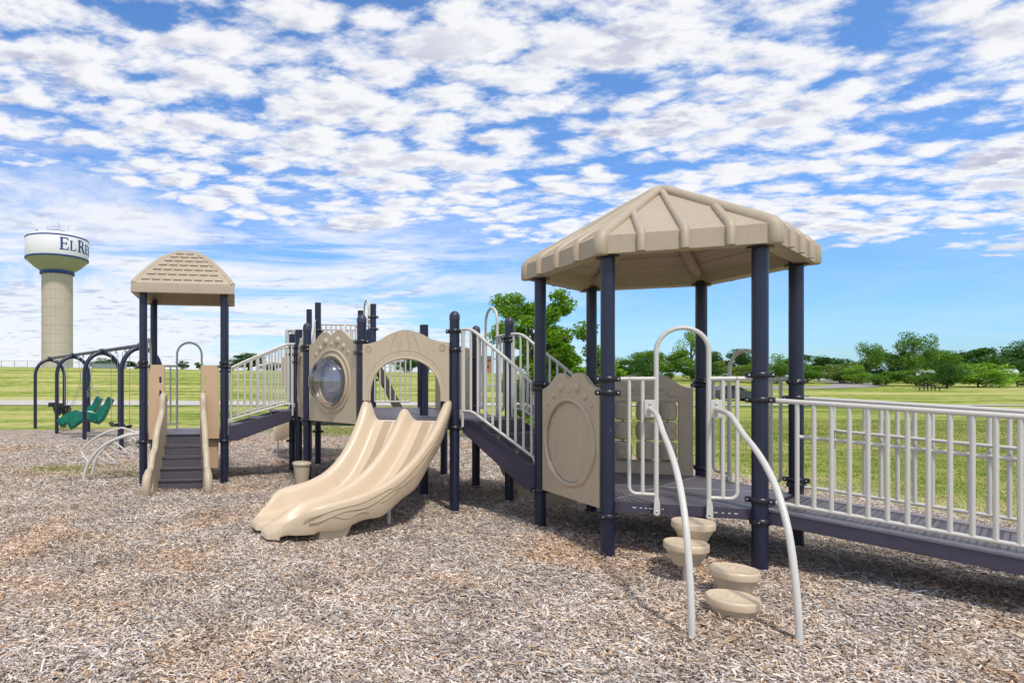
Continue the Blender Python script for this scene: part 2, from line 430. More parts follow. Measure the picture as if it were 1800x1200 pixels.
def strip(name,pts,w0,mat,dz,step=1.5):
    P=smoothpts(pts,12); L=[];Rr=[]
    for i,p in enumerate(P):
        a=Vector(P[max(0,i-1)][:2]); b=Vector(P[min(len(P)-1,i+1)][:2]); d=(b-a).normalized(); n=Vector((-d.y,d.x)); w=p[2]/2
        q=Vector(p[:2]); L.append(q+n*w); Rr.append(q-n*w)
    vs=[];K=3
    for l,r in zip(L,Rr):
        for k in range(K+1):
            q=l.lerp(r,k/K); vs.append((q.x,q.y,hgt(q.x,q.y)+dz))
    fs=[(i*(K+1)+k,(i+1)*(K+1)+k,(i+1)*(K+1)+k+1,i*(K+1)+k+1) for i in range(len(P)-1) for k in range(K)]
    m=MB(); m.add(vs,fs); o=m.build(name,mat,origin=(0,0,0)); o['kind']='structure'
    if sum(p.normal.z for p in o.data.polygons)<0: o.data.flip_normals()
    return o
strip('concrete_path',[(-75,52,7.5),(-50,52,7.0),(-25,51,6.5),(0,50,6.0),(18,48.5,4.2),(30,47.6,2.4),(45,47.4,2.2),(70,47.5,2.2),(95,48,2.2)],0,M['pathmat'],0.05)
strip('park_road',[(20,86,5),(48,84,5),(66,88,5),(83,97,6),(96,110,7),(103,124,7),(112,140,6)],0,M['asphalt'],0.06)

# loose chips, near field (real geometry)
def chips():
    rng=np.random.default_rng(5)
    X=[];Y=[]
    for y0,y1,den in ((2.6,4.5,6400),(4.5,6.5,5000),(6.5,9,3400),(9,13,1600),(13,18,600)):
        xa,xb=-0.62*y1-0.8,1.22*y1+0.6
        n=int((y1-y0)*(xb-xa)*den); X.append(rng.uniform(xa,xb,n)); Y.append(rng.uniform(y0,y1,n))
    X=np.concatenate(X);Y=np.concatenate(Y)
    xr=np.interp(Y,[-4,3,7,8.9,12,16.5,21.7],[9,8.6,7.9,7.35,7.0,6.3,4.4])+rng.normal(0,0.12,len(X))
    k=(X>-0.62*Y-0.8)&(X<1.22*Y+0.6)&(X<xr); X=X[k];Y=Y[k]; n=len(X)
    far=np.clip((Y-8)/8,0,1)
    L=(0.008+0.025*rng.random(n)**1.7)*(1+far*0.3); long_=rng.random(n)<0.04; L[long_]*=1.8
    Wd=rng.uniform(0.0028,0.0070,n)*(1+far*0.5); T=Wd*rng.uniform(0.5,1.1,n)
    yaw=rng.uniform(0,2*np.pi,n); 
    # slight common lie in patches
    pit=rng.normal(0,0.22,n); rol=rng.normal(0,0.45,n)
    lump=0.010*np.sin(X*2.3+1)*np.cos(Y*1.9)+0.008*np.sin(X*5.1)*np.sin(Y*4.3+2)+0.012
    Z=0.012+lump+rng.uniform(0,0.018,n)+np.abs(np.sin(pit))*L*0.5
    Z=np.maximum(Z,0.014)
    # tent: 6 verts
    base=np.array([[-1,-1,0],[1,-.8,0],[-1,1,0],[1,.8,0],[-.92,0,1],[.92,0,1]],float)
    v=np.empty((n,6,3)); 
    v[:,:,0]=base[:,0]*L[:,None]; v[:,:,1]=base[:,1]*Wd[:,None]; v[:,:,2]=base[:,2]*T[:,None]
    cr,sr=np.cos(rol)[:,None],np.sin(rol)[:,None]
    y=v[:,:,1]*cr-v[:,:,2]*sr; z=v[:,:,1]*sr+v[:,:,2]*cr
    cp,sp=np.cos(pit)[:,None],np.sin(pit)[:,None]
    x=v[:,:,0]*cp-z*sp; z=v[:,:,0]*sp+z*cp
    cy,sy=np.cos(yaw)[:,None],np.sin(yaw)[:,None]
    v[:,:,0]=x*cy-y*sy+X[:,None]; v[:,:,1]=x*sy+y*cy+Y[:,None]; v[:,:,2]=z+Z[:,None]
    f=np.array([[0,1,5,4],[4,5,3,2]]); F=(f[None]+np.arange(n)[:,None,None]*6).reshape(-1)
    me=bpy.data.meshes.new('loose_wood_chips'); me.vertices.add(n*6); me.vertices.foreach_set('co',v.reshape(-1))
    me.loops.add(n*8); me.loops.foreach_set('vertex_index',F.astype(np.int32))
    me.polygons.add(n*2); me.polygons.foreach_set('loop_start',(np.arange(n*2)*4).astype(np.int32)); me.polygons.foreach_set('loop_total',np.full(n*2,4,np.int32))
    me.update(calc_edges=True); me.materials.append(M['chip'])
    o=bpy.data.objects.new('loose_wood_chips',me); C.objects.link(o)
    tag(o,'grey and tan shredded wood chips covering the playground surface','wood chips',kind='stuff')
    print('chips',n)
chips()
def blades(name,X,Y,h0,h1,label,w=0.006):
    rng=np.random.default_rng(len(X)); n=len(X)
    yaw=rng.uniform(0,2*np.pi,n); H=rng.uniform(h0,h1,n); lean=rng.uniform(0.1,0.9,n)*H; la=rng.uniform(0,2*np.pi,n)
    Wd=w*rng.uniform(0.6,1.4,n)*(1+np.clip((Y-8)/10,0,2.5))
    v=np.empty((n,3,3)); c,s=np.cos(yaw),np.sin(yaw)
    v[:,0]=np.stack([X-c*Wd,Y-s*Wd,np.zeros(n)],1); v[:,1]=np.stack([X+c*Wd,Y+s*Wd,np.zeros(n)],1)
    v[:,2]=np.stack([X+np.cos(la)*lean,Y+np.sin(la)*lean,H],1)
    me=bpy.data.meshes.new(name); me.vertices.add(n*3); me.vertices.foreach_set('co',v.reshape(-1))
    me.loops.add(n*3); me.loops.foreach_set('vertex_index',np.arange(n*3,dtype=np.int32))
    me.polygons.add(n); me.polygons.foreach_set('loop_start',(np.arange(n)*3).astype(np.int32)); me.polygons.foreach_set('loop_total',np.full(n,3,np.int32))
    me.update(calc_edges=True); me.materials.append(M['blade'])
    o=bpy.data.objects.new(name,me); C.objects.link(o); tag(o,label,'grass',kind='stuff')
rg=np.random.default_rng(11)
def near_grass():
    n=330000
    Y=7+rg.random(n)**1.6*21; X=rg.uniform(4.3,1.22*28,n)
    xr=np.interp(Y,[-4,3,7,8.9,12,16.5,21.7,24],[9,8.6,7.9,7.35,7.0,6.3,4.4,0.4])+rg.normal(0,0.16,n)
    k=(X>xr)&(X<1.22*Y+0.8)
    X=X[k];Y=Y[k]
    # thin, worn margin beside the chips
    wear=np.clip((X-np.interp(Y,[7,8.9,12,16.5,21.7],[7.9,7.35,7.0,6.3,4.4]))/1.6,0.15,1)
    k=rg.random(len(X))<wear; return X[k],Y[k]
X,Y=near_grass(); blades('lawn_grass',X,Y,0.012,0.036,'short mown grass growing beside the wood chips at the right')
def weeds():
    X=[];Y=[]
    for (cx,cy,sx,sy,n) in ((-5.0,11.7,1.1,0.30,9000),(-3.9,11.0,0.6,0.22,4500),(-4.6,9.6,0.8,0.4,500),(-4.2,8.0,0.7,0.3,260),(-1.6,6.1,0.5,0.4,160),(-2.8,8.3,0.4,0.3,160),(0.2,21.2,0.9,1.2,7000),(3.6,20.3,0.7,0.9,3500),(-3.0,21.5,0.6,1.0,1200),(5.55,6.85,0.25,0.12,160),(5.2,7.3,0.3,0.2,120),(-0.2,6.6,0.6,0.5,60),(-3.0,19,1.5,1.5,600)):
        X.append(rg.normal(cx,sx,n)); Y.append(rg.normal(cy,sy,n))
    return np.concatenate(X),np.concatenate(Y)
X,Y=weeds(); blades('weed_grass',X,Y,0.025,0.075,'sparse green weeds sprouting through the wood chips',0.005)

# ------------------------------------------------------------------ play structure
PS=empty('play_structure',(1.6,8.2,0),'beige and navy play structure with two roofed towers, slides, stairs and a ramp','play structure')
HX,HY,HR=3.545,6.507,1.223
P=[None]+[(HX+HR*math.cos(R_(-139.5+60*i)),HY+HR*math.sin(R_(-139.5+60*i))) for i in range(6)]
A=(-3.066,9.813); Bq=(-1.786,10.018); D=(-1.991,11.298); Cq=(-3.271,11.093)
S1=(0.406,8.13); S2=(1.577,7.74); Q1=(2.49,8.45); R1=(2.31,9.65); M1=(1.36,8.88); W1=(-0.374,9.23)
N1=(0.66,10.65); b1=(-0.57,10.44); a1=(-0.74,11.35); M2=(1.8,12.2); V1=(2.03,10.9)
U1=(0.86,12.5); U2=(0.65,13.6); U3=(-0.5,13.4); U4=(-0.28,12.3)
DH,DT,DM,DU=0.55,0.84,1.20,1.86

# clamp master
def clamp_mesh():
    m=MB(); m.lathe((0,0,0),[(0.0645,-0.02),(0.072,-0.026),(0.081,-0.016),(0.084,0),(0.081,0.016),(0.072,0.026),(0.0645,0.02)],20)
    for sx in (1,-1):
        m.lathe((0.088*sx,0,0),[(0.010,-0.026),(0.024,-0.022),(0.027,0),(0.024,0.022),(0.010,0.026)],10)
        m.box((0.088*sx,0.022,0),(0.040,0.016,0.036)); m.box((0.088*sx,-0.022,0),(0.040,0.016,0.036))
    return m
cmb=clamp_mesh(); nblack=len(cmb.f)
for sx in (1,-1):
    cmb.ball((0.088*sx,-0.032,0),(0.010,0.007,0.010),8,5); cmb.ball((0.088*sx,0.032,0),(0.010,0.007,0.010),8,5)
cm=cmb.build('clamp',M['black'],None,origin=(0,0,0),recalc=False); CLAMP=cm.data
CLAMP.materials.append(M['steel'])
for p_ in CLAMP.polygons:
    if p_.index>=nblack: p_.material_index=1
bpy.data.objects.remove(cm)
def post(p,h,cap,clamps,r=0.0635):
    m=MB(); m.tube([(p[0],p[1],-0.15),(p[0],p[1],h)],r,24)
    o=m.build('post',M['navy'],PS,origin=(p[0],p[1],0),sharp=50)
    if cap=='dome':
        d=MB(); d.lathe((p[0],p[1],h),[(r+0.004,-0.05),(r+0.004,0),(r*0.97,0.02),(r*0.8,0.042),(r*0.5,0.058),(r*0.15,0.066)],24)
        d.build('cap',M['cap'],o)
    for z,a in clamps:
        c=bpy.data.objects.new('clamp',CLAMP); C.objects.link(c); c.parent=o; c.location=(0,0,z); c.rotation_euler=(0,0,R_(a)); W[c.name]=W[o.name]+Vector((0,0,z))
    return o
hexclamps={1:[(1.704,-20),(1.575,-20),(0.408,20)],2:[(1.735,160),(1.517,-50),(0.635,-50),(0.45,30)],3:[(1.68,40),(1.515,-50),(0.69,-50),(0.64,40)],4:[(1.69,-80),(1.643,160),(0.648,-80)],5:[(1.69,-20),(1.62,-20),(0.43,0)],6:[(1.66,-60),(1.60,-60),(0.44,0)]}
for i in range(1,7): post(P[i],2.90,None,hexclamps[i])
for p,cl in ((A,[(2.015,-90),(1.95,0),(0.72,0)]),(Bq,[(2.015,-90),(1.95,180),(0.72,0)]),(Cq,[(2.0,0),(0.72,0)]),(D,[(2.0,0),(1.9,0),(0.72,0)])): post(p,3.20,None,cl)
post(S1,2.53,'dome',[(2.23,160),(2.08,160),(1.06,0)])
post(S2,2.53,'dome',[(2.336,-20),(2.095,-20),(1.10,-20)])
post(Q1,2.53,'dome',[(2.31,-20),(2.26,60),(1.1,0)])
post(R1,2.53,'dome',[(2.07,180),(1.30,0),(1.1,0)])
post(W1,2.53,'dome',[(2.235,160),(2.18,-20),(1.11,-20)])
post(M1,2.53,None,[(1.08,0)]); post(N1,2.62,None,[(1.1,0)]); post(b1,2.60,None,[(2.30,0),(2.18,0),(2.05,0),(1.06,0)])
post(a1,2.60,None,[(2.35,0),(2.22,0),(0.6,0)]); post(M2,2.70,None,[(1.1,0)]); post(V1,2.30,None,[(1.1,0)])
for p,cl in ((U1,[(3.05,0),(2.8,0),(1.75,0)]),(U2,[(2.95,0),(1.75,0)]),(U3,[(1.75,0)]),(U4,[(2.75,0),(2.6,0),(1.75,0),(0.7,0)])): post(p,3.32,None,cl)

# decks
def deck(pts,z,ang,name='deck',th=0.095,slots=None,lab=None):
    m=MB(); m.prism([(x,y,z-0.02) for x,y in pts],[(x,y,z) for x,y in pts])
    o=m.build(name,deck_mat('deck_'+name,ang),PS)
    cx=sum(p[0] for p in pts)/len(pts); cy=sum(p[1] for p in pts)/len(pts)
    k=1.004
    s=MB(); n=len(pts)
    for i in range(n):
        a=Vector(pts[i]); b=Vector(pts[(i+1)%n]); c=Vector((cx,cy)); 
        a2=c+(a-c)*k; b2=c+(b-c)*k; a3=c+(a-c)*0.97; b3=c+(b-c)*0.97
        s.prism([(a2.x,a2.y,z-th),(b2.x,b2.y,z-th),(b3.x,b3.y,z-th),(a3.x,a3.y,z-th)],[(a2.x,a2.y,z-0.003),(b2.x,b2.y,z-0.003),(b3.x,b3.y,z-0.023),(a3.x,a3.y,z-0.023)])
    s.build('edge_skirt',M['fascia'],o)
    if lab: o['label']=lab
    return o
hexd=[(HX+1.205*math.cos(R_(-139.5+60*i)),HY+1.205*math.sin(R_(-139.5+60*i))) for i in range(6)]
dk=deck(hexd,DH,R_(-19.5),'deck',lab='six sided dark vinyl deck under the large roof')
sm=MB()
for i in range(3):
    a=Vector(hexd[i]);b=Vector(hexd[i+3]); sm.tube([(a.x,a.y,DH+0.001),(b.x,b.y,DH+0.001)],0.003,6)
sm.build('deck_seam',M['galv'],dk)
fr12=Fr(P[1],P[2])
# pale boxes, for bright chips showing through slots, sit on the skirt face of the P1-P2 edge
tf=Fr(hexd[0],hexd[1]); sl=MB()
for u,w in [(0.22,0.032),(0.275,0.018),(0.315,0.018),(0.36,0.03),(0.455,0.016),(0.88,0.03),(0.935,0.018),(0.985,0.02),(1.035,0.03)]:
    sl=MB(); sl.box(tf.p(u,0.004,DH-0.048),(w,0.006,0.009),tf.ang); sl.build('skirt_slot',M['white'],dk)
deck([A,Bq,D,Cq],DT,R_(9),'deck',lab='small square dark vinyl deck under the shingled roof')
deck([W1,S1,S2,Q1,R1,V1,M2,(0.75,12.2),(-0.25,12.0),a1,b1],DM,R_(-18),'deck',lab='wide dark vinyl deck behind the double slide')
deck([U4,U1,U2,U3],DU,R_(-5),'deck',lab='highest dark vinyl deck at the back')

# rails
RT,RB=0.021,0.0165
def guard(fr,z0,z1,us,ua,ub,v=0,zs0=None,zs1=None,loopl=False,loopr=False,name='guardrail',parent=PS,rt=0.019):
    """straight guardrail: top and bottom rails with balusters; loop=rounded lower corner"""
    m=MB(); rc=0.06
    def cor(u,z,du,dz,n=5):
        # rounded corner at (u,z); du,dz = directions to come from
        return [fr.p(u+du*rc*(1-math.sin(PI/2*k/n)),v,z+dz*rc*(1-math.cos(PI/2*k/n))) for k in range(n+1)]
    path=[]
    if loopl: path+=[fr.p(ua,v,z1)]+[fr.p(ua,v,z0+rc)]+[fr.p(ua+rc-rc*math.cos(PI/2*k/5),v,z0+rc-rc*math.sin(PI/2*k/5)) for k in range(1,6)]
    else: path+=[fr.p(ua,v,z0)]
    if loopr: path+=[fr.p(ub-rc+rc*math.sin(PI/2*k/5),v,z0+rc-rc*math.cos(PI/2*k/5)) for k in range(6)]+[fr.p(ub,v,z1)]
    else: path+=[fr.p(ub,v,z0)]
    m.tube(path,RB,10)
    m.tube([fr.p(ua if loopl else ua,v,z1),fr.p(ub,v,z1)],rt,10)
    for u in us: m.tube([fr.p(u,v,z0),fr.p(u,v,z1)],RB,8)
    return m
def arch_guard(fr,z,ztop=None,left=True,right=True,lab=None,plates=False,parent=PS):
    """entry guard: two short rails with loops beside a tall round-topped arch"""
    L=fr.L; al,ar=L*0.335,L*0.68; cx=(al+ar)/2; r=(ar-al)/2; zt=(ztop or z+1.62)
    m=MB()
    path=[fr.p(al,0,z-0.07)]+[fr.p(cx-r*math.cos(PI*k/16),0,zt-r+r*math.sin(PI*k/16)) for k in range(17)]+[fr.p(ar,0,z-0.07)]
    m.tube(path,0.0205,12)
    z1=z+1.155; z0=z+0.085
    if left:
        g=guard(fr,z0,z1,[(0.15*L+al)/2],0.15*L,al,0,loopl=True,rt=0.0205); m.add(g.v,g.f); m.tube([fr.p(0.05,0,z1),fr.p(0.16*L,0,z1)],0.0205,10)
    if right:
        g=guard(fr,z0,z1,[(0.86*L+ar)/2],ar,0.86*L,0,loopr=True,rt=0.0205); m.add(g.v,g.f); m.tube([fr.p(0.85*L,0,z1),fr.p(L-0.05,0,z1)],0.0205,10)
    # flattened feet bolted to the deck edge
    for u in (al,ar):
        m.plate(fr,[(u-0.026,z-0.105)]+arc(u,z-0.075,0.027,180,360,8)+[(u+0.026,z+0.0),(u+0.02,z+0.05),(u-0.02,z+0.05)],0.012,0.034)
    o=m.build('entry_arch',M['white'],parent)
    for u in (al,ar): bt=MB(); bt.ball((u,0.036,z-0.065),(0.010,0.006,0.010),8,6,fr=fr); bt.build('bolt',M['steel'],o)
    if lab: o['label']=lab
    return o
arch12=arch_guard(fr12,DH,2.17,lab='tall round topped entry arch at the front of the hexagonal deck')
arch_guard(Fr(P[4],P[3]),DH,2.03,lab='lower round topped entry arch at the back of the hexagonal deck')
arch_guard(Fr(D,Cq),DT,2.43); arch_guard(Fr(Cq,A),DT,2.44)
arch_guard(Fr(Q1,R1),DM,2.80); 
arch_guard(Fr(U1,U2),DU,3.48)

# crown panels
def crown(L,z,a=0.09,b=None):
    b=b or L-0.09; w=b-a; c=(a+b)/2
    pts=[(a,z-0.085),(b,z-0.085),(b,z+1.02)]
    hump=[(0.5,1.05),(0.44,1.065),(0.36,1.10),(0.27,1.175),(0.20,1.215),(0.135,1.222),(0.07,1.20),(0.03,1.175),(0.0,1.155)]
    up=smoothpts([(c+u*w,z+h) for u,h in hump],3)
    dn=[(2*c-u,h) for u,h in reversed(up[:-1])]
    return pts[:-1]+[(b,z+1.02)]+up+dn+[(a,z+1.02)]
def bumps(m,fr,L,z,v):
    c=L/2
    for du,dz,r in ((-0.15,1.075,0.058),(0.15,1.075,0.058),(0,1.04,0.034),(-0.285,0.985,0.044),(0.285,0.985,0.044),(-0.395,0.90,0.032),(0.395,0.90,0.032),(0,-0.02,0.03)):
        m.ball((c+du,v,z+dz),(r,r*0.55,r),14,8,fr=fr)
        m.tube([fr.p(c+du+(r+0.008)*math.cos(t*PI/9),v,z+dz+(r+0.008)*math.sin(t*PI/9)) for t in range(18)],0.005,6,closed=True)
def ring(m,fr,cu,cz,r,t,v,n=48,sx=1.0):
    m.tube([fr.p(cu+sx*r*math.cos(2*PI*k/n),v,cz+r*math.sin(2*PI*k/n)) for k in range(n)],t,8,closed=True)
def corner_bolts(fr,L,z,v,parent,us=None):
    m=MB()
    for u in (0.14,L-0.14):
        for zz in (z-0.03,): m.ball((u,v,zz),(0.009,0.006,0.009),8,6,fr=fr)
    for k in range(8):
        t=2*PI*(k+0.5)/8; m.ball((L/2+0.40*math.cos(t),v,z+0.50+0.40*math.sin(t)),(0.006,0.005,0.006),8,6,fr=fr)
    m.build('bolts',M['steel'],parent)
def disc_panel(fr,z,lab=None):
    L=fr.L; m=MB(); c=L/2
    m.plate(fr,crown(L,z),-0.02,0.025,[arc(c,z+0.50,0.435,0,345,23)])
    m.plate(fr,arc(c,z+0.50,0.445,0,352.5,47),-0.012,0.008)
    ring(m,fr,c,z+0.50,0.445,0.022,0.026,sx=1.0); ring(m,fr,c,z+0.50,0.405,0.008,0.009)
    # leaf-like swells on the rim
    for a in (-75,-30,205):
        m.tube([fr.p(c+0.447*math.cos(R_(a+3*k)),0.022,z+0.5+0.447*math.sin(R_(a+3*k))) for k in range(13)],[0.012+0.024*math.sin(PI*k/12) for k in range(13)],8)
    bumps(m,fr,L,z,0.022)
    o=m.build('activity_panel',M['beige'],PS,sharp=30); corner_bolts(fr,L,z,0.026,o)
    if lab:o['label']=lab
    return o
disc_panel(Fr(P[6],P[1]),DH,'beige scalloped panel with a large plain raised disc')
disc_panel(Fr(b1,W1),DM,'beige scalloped panel seen nearly edge on')
def bubble_panel(fr,z):
    L=fr.L; m=MB(); c=L/2
    m.plate(fr,crown(L,z),-0.02,0.025,[arc(c,z+0.50,0.335,0,352.5,47)])
    ring(m,fr,c,z+0.50,0.445,0.020,0.024); ring(m,fr,c,z+0.50,0.37,0.028,0.024); ring(m,fr,c,z+0.50,0.335,0.02,0.02)
    bumps(m,fr,L,z,0.022)
    o=m.build('bubble_panel',M['beige'],PS,sharp=30); corner_bolts(fr,L,z,0.026,o)
    o['label']='beige scalloped panel with a clear domed window'
    d=MB(); n=40;k=12; vs=[];fs=[]
    for i in range(k+1):
        ph=PI/2*i/k; rr_=0.355*math.cos(ph)**0.8; vv=0.03+0.30*math.sin(ph)
        for j in range(n): vs.append(fr.p(c+rr_*math.cos(2*PI*j/n),vv,z+0.5+rr_*math.sin(2*PI*j/n)))
    for i in range(k):
        for j in range(n): fs.append((i*n+j,i*n+(j+1)%n,(i+1)*n+(j+1)%n,(i+1)*n+j))
    d.add(vs,fs); d.build('clear_bubble',M['bubble'],o)
    q=MB(); q.plate(fr,arc(c,z+0.5,0.335,0,352.5,47),-0.012,-0.004); q.build('reflection_backing',M['refl_back'],o)  # added glossy plate, stands in for dark and sky reflections in the dome
bubble_panel(Fr(W1,S1),DM)
def ttt_panel(fr,z):
    L=fr.L; m=MB(); c=L/2; a,b=0.09,L-0.09
    win=[(a+0.17,z+0.16),(b-0.17,z+0.16),(b-0.15,z+0.18),(b-0.15,z+0.88),(b-0.17,z+0.90),(a+0.17,z+0.90),(a+0.15,z+0.88),(a+0.15,z+0.18)]
    m.plate(fr,crown(L,z-0.0),-0.02,0.025,[win])
    inner=[(u,zz) for u,zz in win]; m.tube([fr.p(u,0.024,zz) for u,zz in win],0.014,8,closed=True)
    m.tube([fr.p(a+0.04+ (b-a-0.08)*k/20,0.024,z+0.93+0.06*math.sin(PI*k/20)) for k in range(21)],0.008,6)
    bumps(m,fr,L,z,0.022)
    # far side relief as well: this panel is seen from inside
    o=m.build('tic_tac_toe_panel',M['beige'],PS,sharp=30)
    o['label']='beige scalloped panel holding nine turning blocks'
    w=(b-a-0.30)/3
    rd=MB()
    for i in range(3):
        u=a+0.15+w*(i+0.5); rd.tube([fr.p(u,0,z+0.15),fr.p(u,0,z+0.91)],0.010,8)
    rd.build('spindles',M['black'],o)
    for i in range(3):
        for j in range(3):
            u=a+0.15+w*(i+0.5); zc=z+0.285+0.245*j; s=MB(); p=fr.p(u,0,zc); r=0.100
            s.lathe(p,[(0.03,-0.112),(r-0.02,-0.112),(r,-0.095),(r,0.095),(r-0.02,0.112),(0.03,0.112)],22)
            # embossed ring or cross, turned at random
            t0=(i*3+j)*1.3
            def on(th,zz): return (p[0]+(r+0.001)*math.cos(th),p[1]+(r+0.001)*math.sin(th),p[2]+zz)
            face=math.atan2(-fr.n.y*-1,-fr.n.x*-1)
            for th0 in (t0,t0+PI*0.66,t0+PI*1.33):
                if (i+j)%2==0: s.tube([on(th0+0.42*math.cos(k*PI/8),0.062*math.sin(k*PI/8)) for k in range(16)],0.0055,6,closed=True)
                else:
                    s.tube([on(th0+0.4*q,0.06*q) for q in (-1,-.5,0,.5,1)],0.0055,6); s.tube([on(th0-0.4*q,0.06*q) for q in (-1,-.5,0,.5,1)],0.0055,6)
            s.build('turning_block',M['beige'],o)
ttt_panel(Fr(P[5],P[4]),DH)

# hexagonal roof
def hexroof():
    m=MB(); Rr=1.40; zb,ze,za=2.862,3.03,3.735
    def ring6(r,z): return [(HX+r*math.cos(R_(-139.5+60*i)),HY+r*math.sin(R_(-139.5+60*i)),z) for i in range(6)]
    prof=[(1.22,2.868),(Rr,zb),(Rr,ze),(Rr-0.03,ze+0.018),(0.03,za)]
    vs=[];fs=[]
    for r,z in prof: vs+=ring6(r,z)
    for k in range(len(prof)-1):
        for i in range(6): fs.append((k*6+i,k*6+(i+1)%6,(k+1)*6+(i+1)%6,(k+1)*6+i))
    fs.append(tuple(range(24,30)))
    m.add(vs,fs)
    # underside: rim wall then stepped inner pyramid
    prof=[(1.22,2.868),(1.20,2.90),(1.17,2.985)]
    r=1.17;z=2.985
    while r>0.2:
        r2=r-0.16; prof+=[(r2,z+0.078),(r2-0.004,z+0.092)]; r=r2-0.004; z+=0.092
    prof+=[(0.02,z+0.06)]
    vs=[];fs=[]
    for rr2,zz in prof: vs+=ring6(rr2,zz)
    for k in range(len(prof)-1):
        for i in range(6): fs.append((k*6+i,(k+1)*6+i,(k+1)*6+(i+1)%6,k*6+(i+1)%6))
    fs.append(tuple(range(len(vs)-6,len(vs))))
    m.add(vs,fs)
    body=m.build('hexagonal_roof',M['roof'],PS,recalc=False,sharp=25)
    body['label']='large beige six sided hip roof with rounded ribs'
    h=MB(); u=MB()
    for i in range(6):
        a=R_(-139.5+60*i); ca,sa=math.cos(a),math.sin(a)
        def q(r,z): return (HX+r*ca,HY+r*sa,z)
        h.tube([q(Rr-0.035,zb-0.006),q(Rr-0.035,zb+0.01),q(Rr-0.032,ze-0.03),q(Rr-0.07,ze+0.012),q(Rr-0.16,ze+0.066),q(0.05,za+0.002)],[0.06,0.068,0.068,0.068,0.066,0.05],16)
        u.tube([q(1.10,3.00),q(0.95,3.05),q(0.15,3.53)],0.055,12)
        # eave ribs
        b=R_(-109.5+60*i); cb,sb=math.cos(b),math.sin(b); ap=Rr*math.cos(PI/6)
        def w(x,y,z): return (HX+y*cb-x*sb,HY+y*sb+x*cb,z)
        slope=(za-ze-0.018)/(ap-0.05)
        for x in (-0.35,0,0.35):
            yin=max(0.10,abs(x)*math.tan(PI/3)+0.10)
            zz=lambda y: ze+0.014+(ap-y)*slope
            h.tube([w(x,ap+0.004,zb+0.004),w(x,ap+0.004,ze-0.02),w(x,ap-0.03,ze+0.028),w(x,ap-0.10,zz(ap-0.10)),w(x,yin,zz(yin)),w(x,yin-0.05,zz(yin-0.05)-0.03)],[0.038,0.040,0.040,0.039,0.034,0.02],12)
    h.build('roof_ribs',M['roof'],body); u.build('underside_ridges',M['roof'],body)
    for i in range(1,7):
        b=MB(); b.lathe((P[i][0],P[i][1],2.845),[(0.07,0),(0.105,0.004),(0.105,0.016),(0.05,0.016)],16); b.build('post_flange',M['black'],body)
hexroof()

